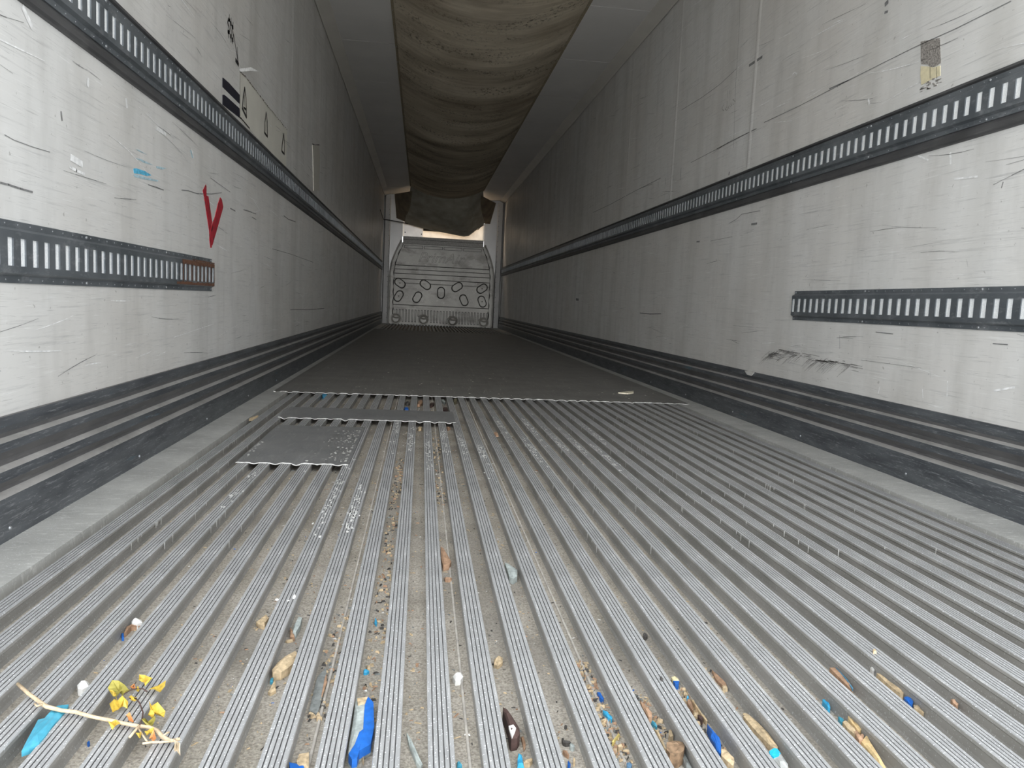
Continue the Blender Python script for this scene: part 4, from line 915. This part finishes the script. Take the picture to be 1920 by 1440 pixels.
# fine shavings in the channels and flecks on the slats
random.seed(99)
q = MB(); mats = [WOOD, WOODR, WHITE, DKG, BLUE, WOODG]
def fleck(x, y, z, L, wd, h, mi, ang=None):
    a = random.uniform(0, math.pi) if ang is None else ang
    d = Vector((math.cos(a), math.sin(a), 0))*L/2; n_ = Vector((-math.sin(a), math.cos(a), 0))*wd/2; c = Vector((x, y, z))
    t = random.uniform(-.3, .3)*wd
    q.add([c-d-n_*.4, c+d-n_, c+d*.8+n_, c-d+n_, c-d*.7-n_*.3+Vector((0, 0, h)), c+d*.7+n_*.2+Vector((0, 0, h*.8))], [(0, 1, 5, 4), (1, 2, 5), (2, 3, 4, 5), (3, 0, 4)], mi)
for k in range(5200):
    i = random.randrange(0, 34); y = .9+random.random()**1.3*3.3
    dens = {7: 1, 8: .8, 9: 1, 10: 1, 11: 1, 12: 1, 13: 1, 14: 1, 15: .9, 16: .9, 17: .8}.get(i, .35)
    if y < 1.3 and i > 12: dens = 1
    if random.random() > dens: continue
    x = P0+PP*i+random.uniform(.003, .029); r = random.random()
    L = random.uniform(.0015, .006) if r < .9 else random.uniform(.006, .013)
    mi = random.choices([0, 1, 2, 3, 4, 5], [5, 2, 1.2, 3, .15, 2])[0]
    fleck(x, y, FZ+.0003, L, L*random.uniform(.2, .55), random.uniform(.0006, .002), mi)
# denser drifts in the crowded channels near the bottom right
for (i, y0_, y1_, n) in ((15, .85, 1.12, 220), (16, .85, 1.02, 120), (17, .85, 1.05, 140), (10, .95, 2.6, 300), (9, .95, 1.3, 90), (12, 2.0, 3.1, 120), (18, .85, 1.1, 60)):
    for k in range(n):
        x = P0+PP*i+random.uniform(.003, .029); L = random.uniform(.003, .010)
        fleck(x, random.uniform(y0_, y1_), FZ+.0005, L, L*random.uniform(.2, .5), random.uniform(.001, .005), random.choices([0, 1, 3, 5], [4, 2, 2, 1])[0])
tagit(q.build('wood_shavings', mats), 'fine wood shavings and grit scattered along the floor channels', 'shavings', kind='stuff')
q = MB()  # white blots on slat tops and white streaks down slat sides
def blot(x, y, z, a, b_):
    n = 7; pts = [Vector((x+a*math.cos(t)*random.uniform(.5, 1.2), y+b_*math.sin(t)*random.uniform(.5, 1.2), z+.0004)) for t in [2*math.pi*k/n for k in range(n)]]
    q.add(pts, [tuple(range(n))])
def side_mark(i, y, side, h, wd):
    x = SLX[i]+side*(hw+.0004); z = -.001
    q.add([(x, y-wd/2, z), (x, y+wd/2, z), (x, y+wd*.3, z-h), (x, y-wd*.3, z-h)], [(0, 1, 2, 3)])
cl = [(10, 2.9, .25), (11, 2.7, .3), (12, 2.9, .35), (13, 2.8, .3), (14, 2.6, .3), (16, 3.3, .4), (18, 3.2, .4), (19, 3.0, .4), (20, 2.9, .4), (17, 2.7, .35), (21, 2.6, .3), (22, 3.1, .4), (5, 2.6, .5), (3, 2.2, .4), (7, 2.0, .5), (9, 3.1, .4), (8, 1.9, .3)]
for (i, y, sp_) in cl:
    for k in range(30):
        yy = random.gauss(y, sp_*.5)
        for r in range(random.randint(1, 4)):
            blot(SLX[i]+random.gauss(0, .007), yy+random.gauss(0, .012), 0, random.uniform(.001, .0036), random.uniform(.002, .013))
for k in range(330):
    i = random.choice([0, 1, 1, 2, 2, 3, 3, 4, 5, 6, 7, 15, 16, 17, 18, 19, 20, 21, 22, 23, 24, 25, 26, 28, 30]); y = random.uniform(1.6, 3.9)
    side_mark(i, y, 1 if i < 10 else -1, random.uniform(.005, .018), random.uniform(.0025, .006))
tagit(q.build('white_marks', [plain('white_mark', (.78, .78, .76), .6, 0, .1)]), 'white marks on the slat tops and sides around mid floor', 'splashes', kind='stuff')
# pale dust smudge on the square patch
q = MB(); random.seed(4)
for k in range(150):
    u = random.gauss(0, 1); x = -.625+min(0, random.gauss(-.02, .035)); y = random.uniform(2.42, 3.05)
    if abs(y-2.85) > .12 and random.random() < .6: x = random.uniform(-.945, -.93) if random.random() < .4 else x*1+.0
    blot(x if x < -.617 else -.62, y, .0024, random.uniform(.001, .006), random.uniform(.002, .012))
tagit(q.build('plaster_dust', [plain('plaster_dust', (.62, .62, .60), .8)]), 'white plaster dust on the edge of the square metal patch', 'dust', kind='stuff')
q = MB()
for k in range(330):
    x = random.uniform(-1.1, 1.1); y = 4.3+random.random()**1.5*6; fleck(x, y, .0023, random.uniform(.003, .016), random.uniform(.001, .004), .001, 0)
tagit(q.build('pale_crumbs', [plain('pale_crumb', (.50, .47, .42), .8)]), 'pale crumbs scattered over the large floor sheet', 'crumbs', kind='stuff')
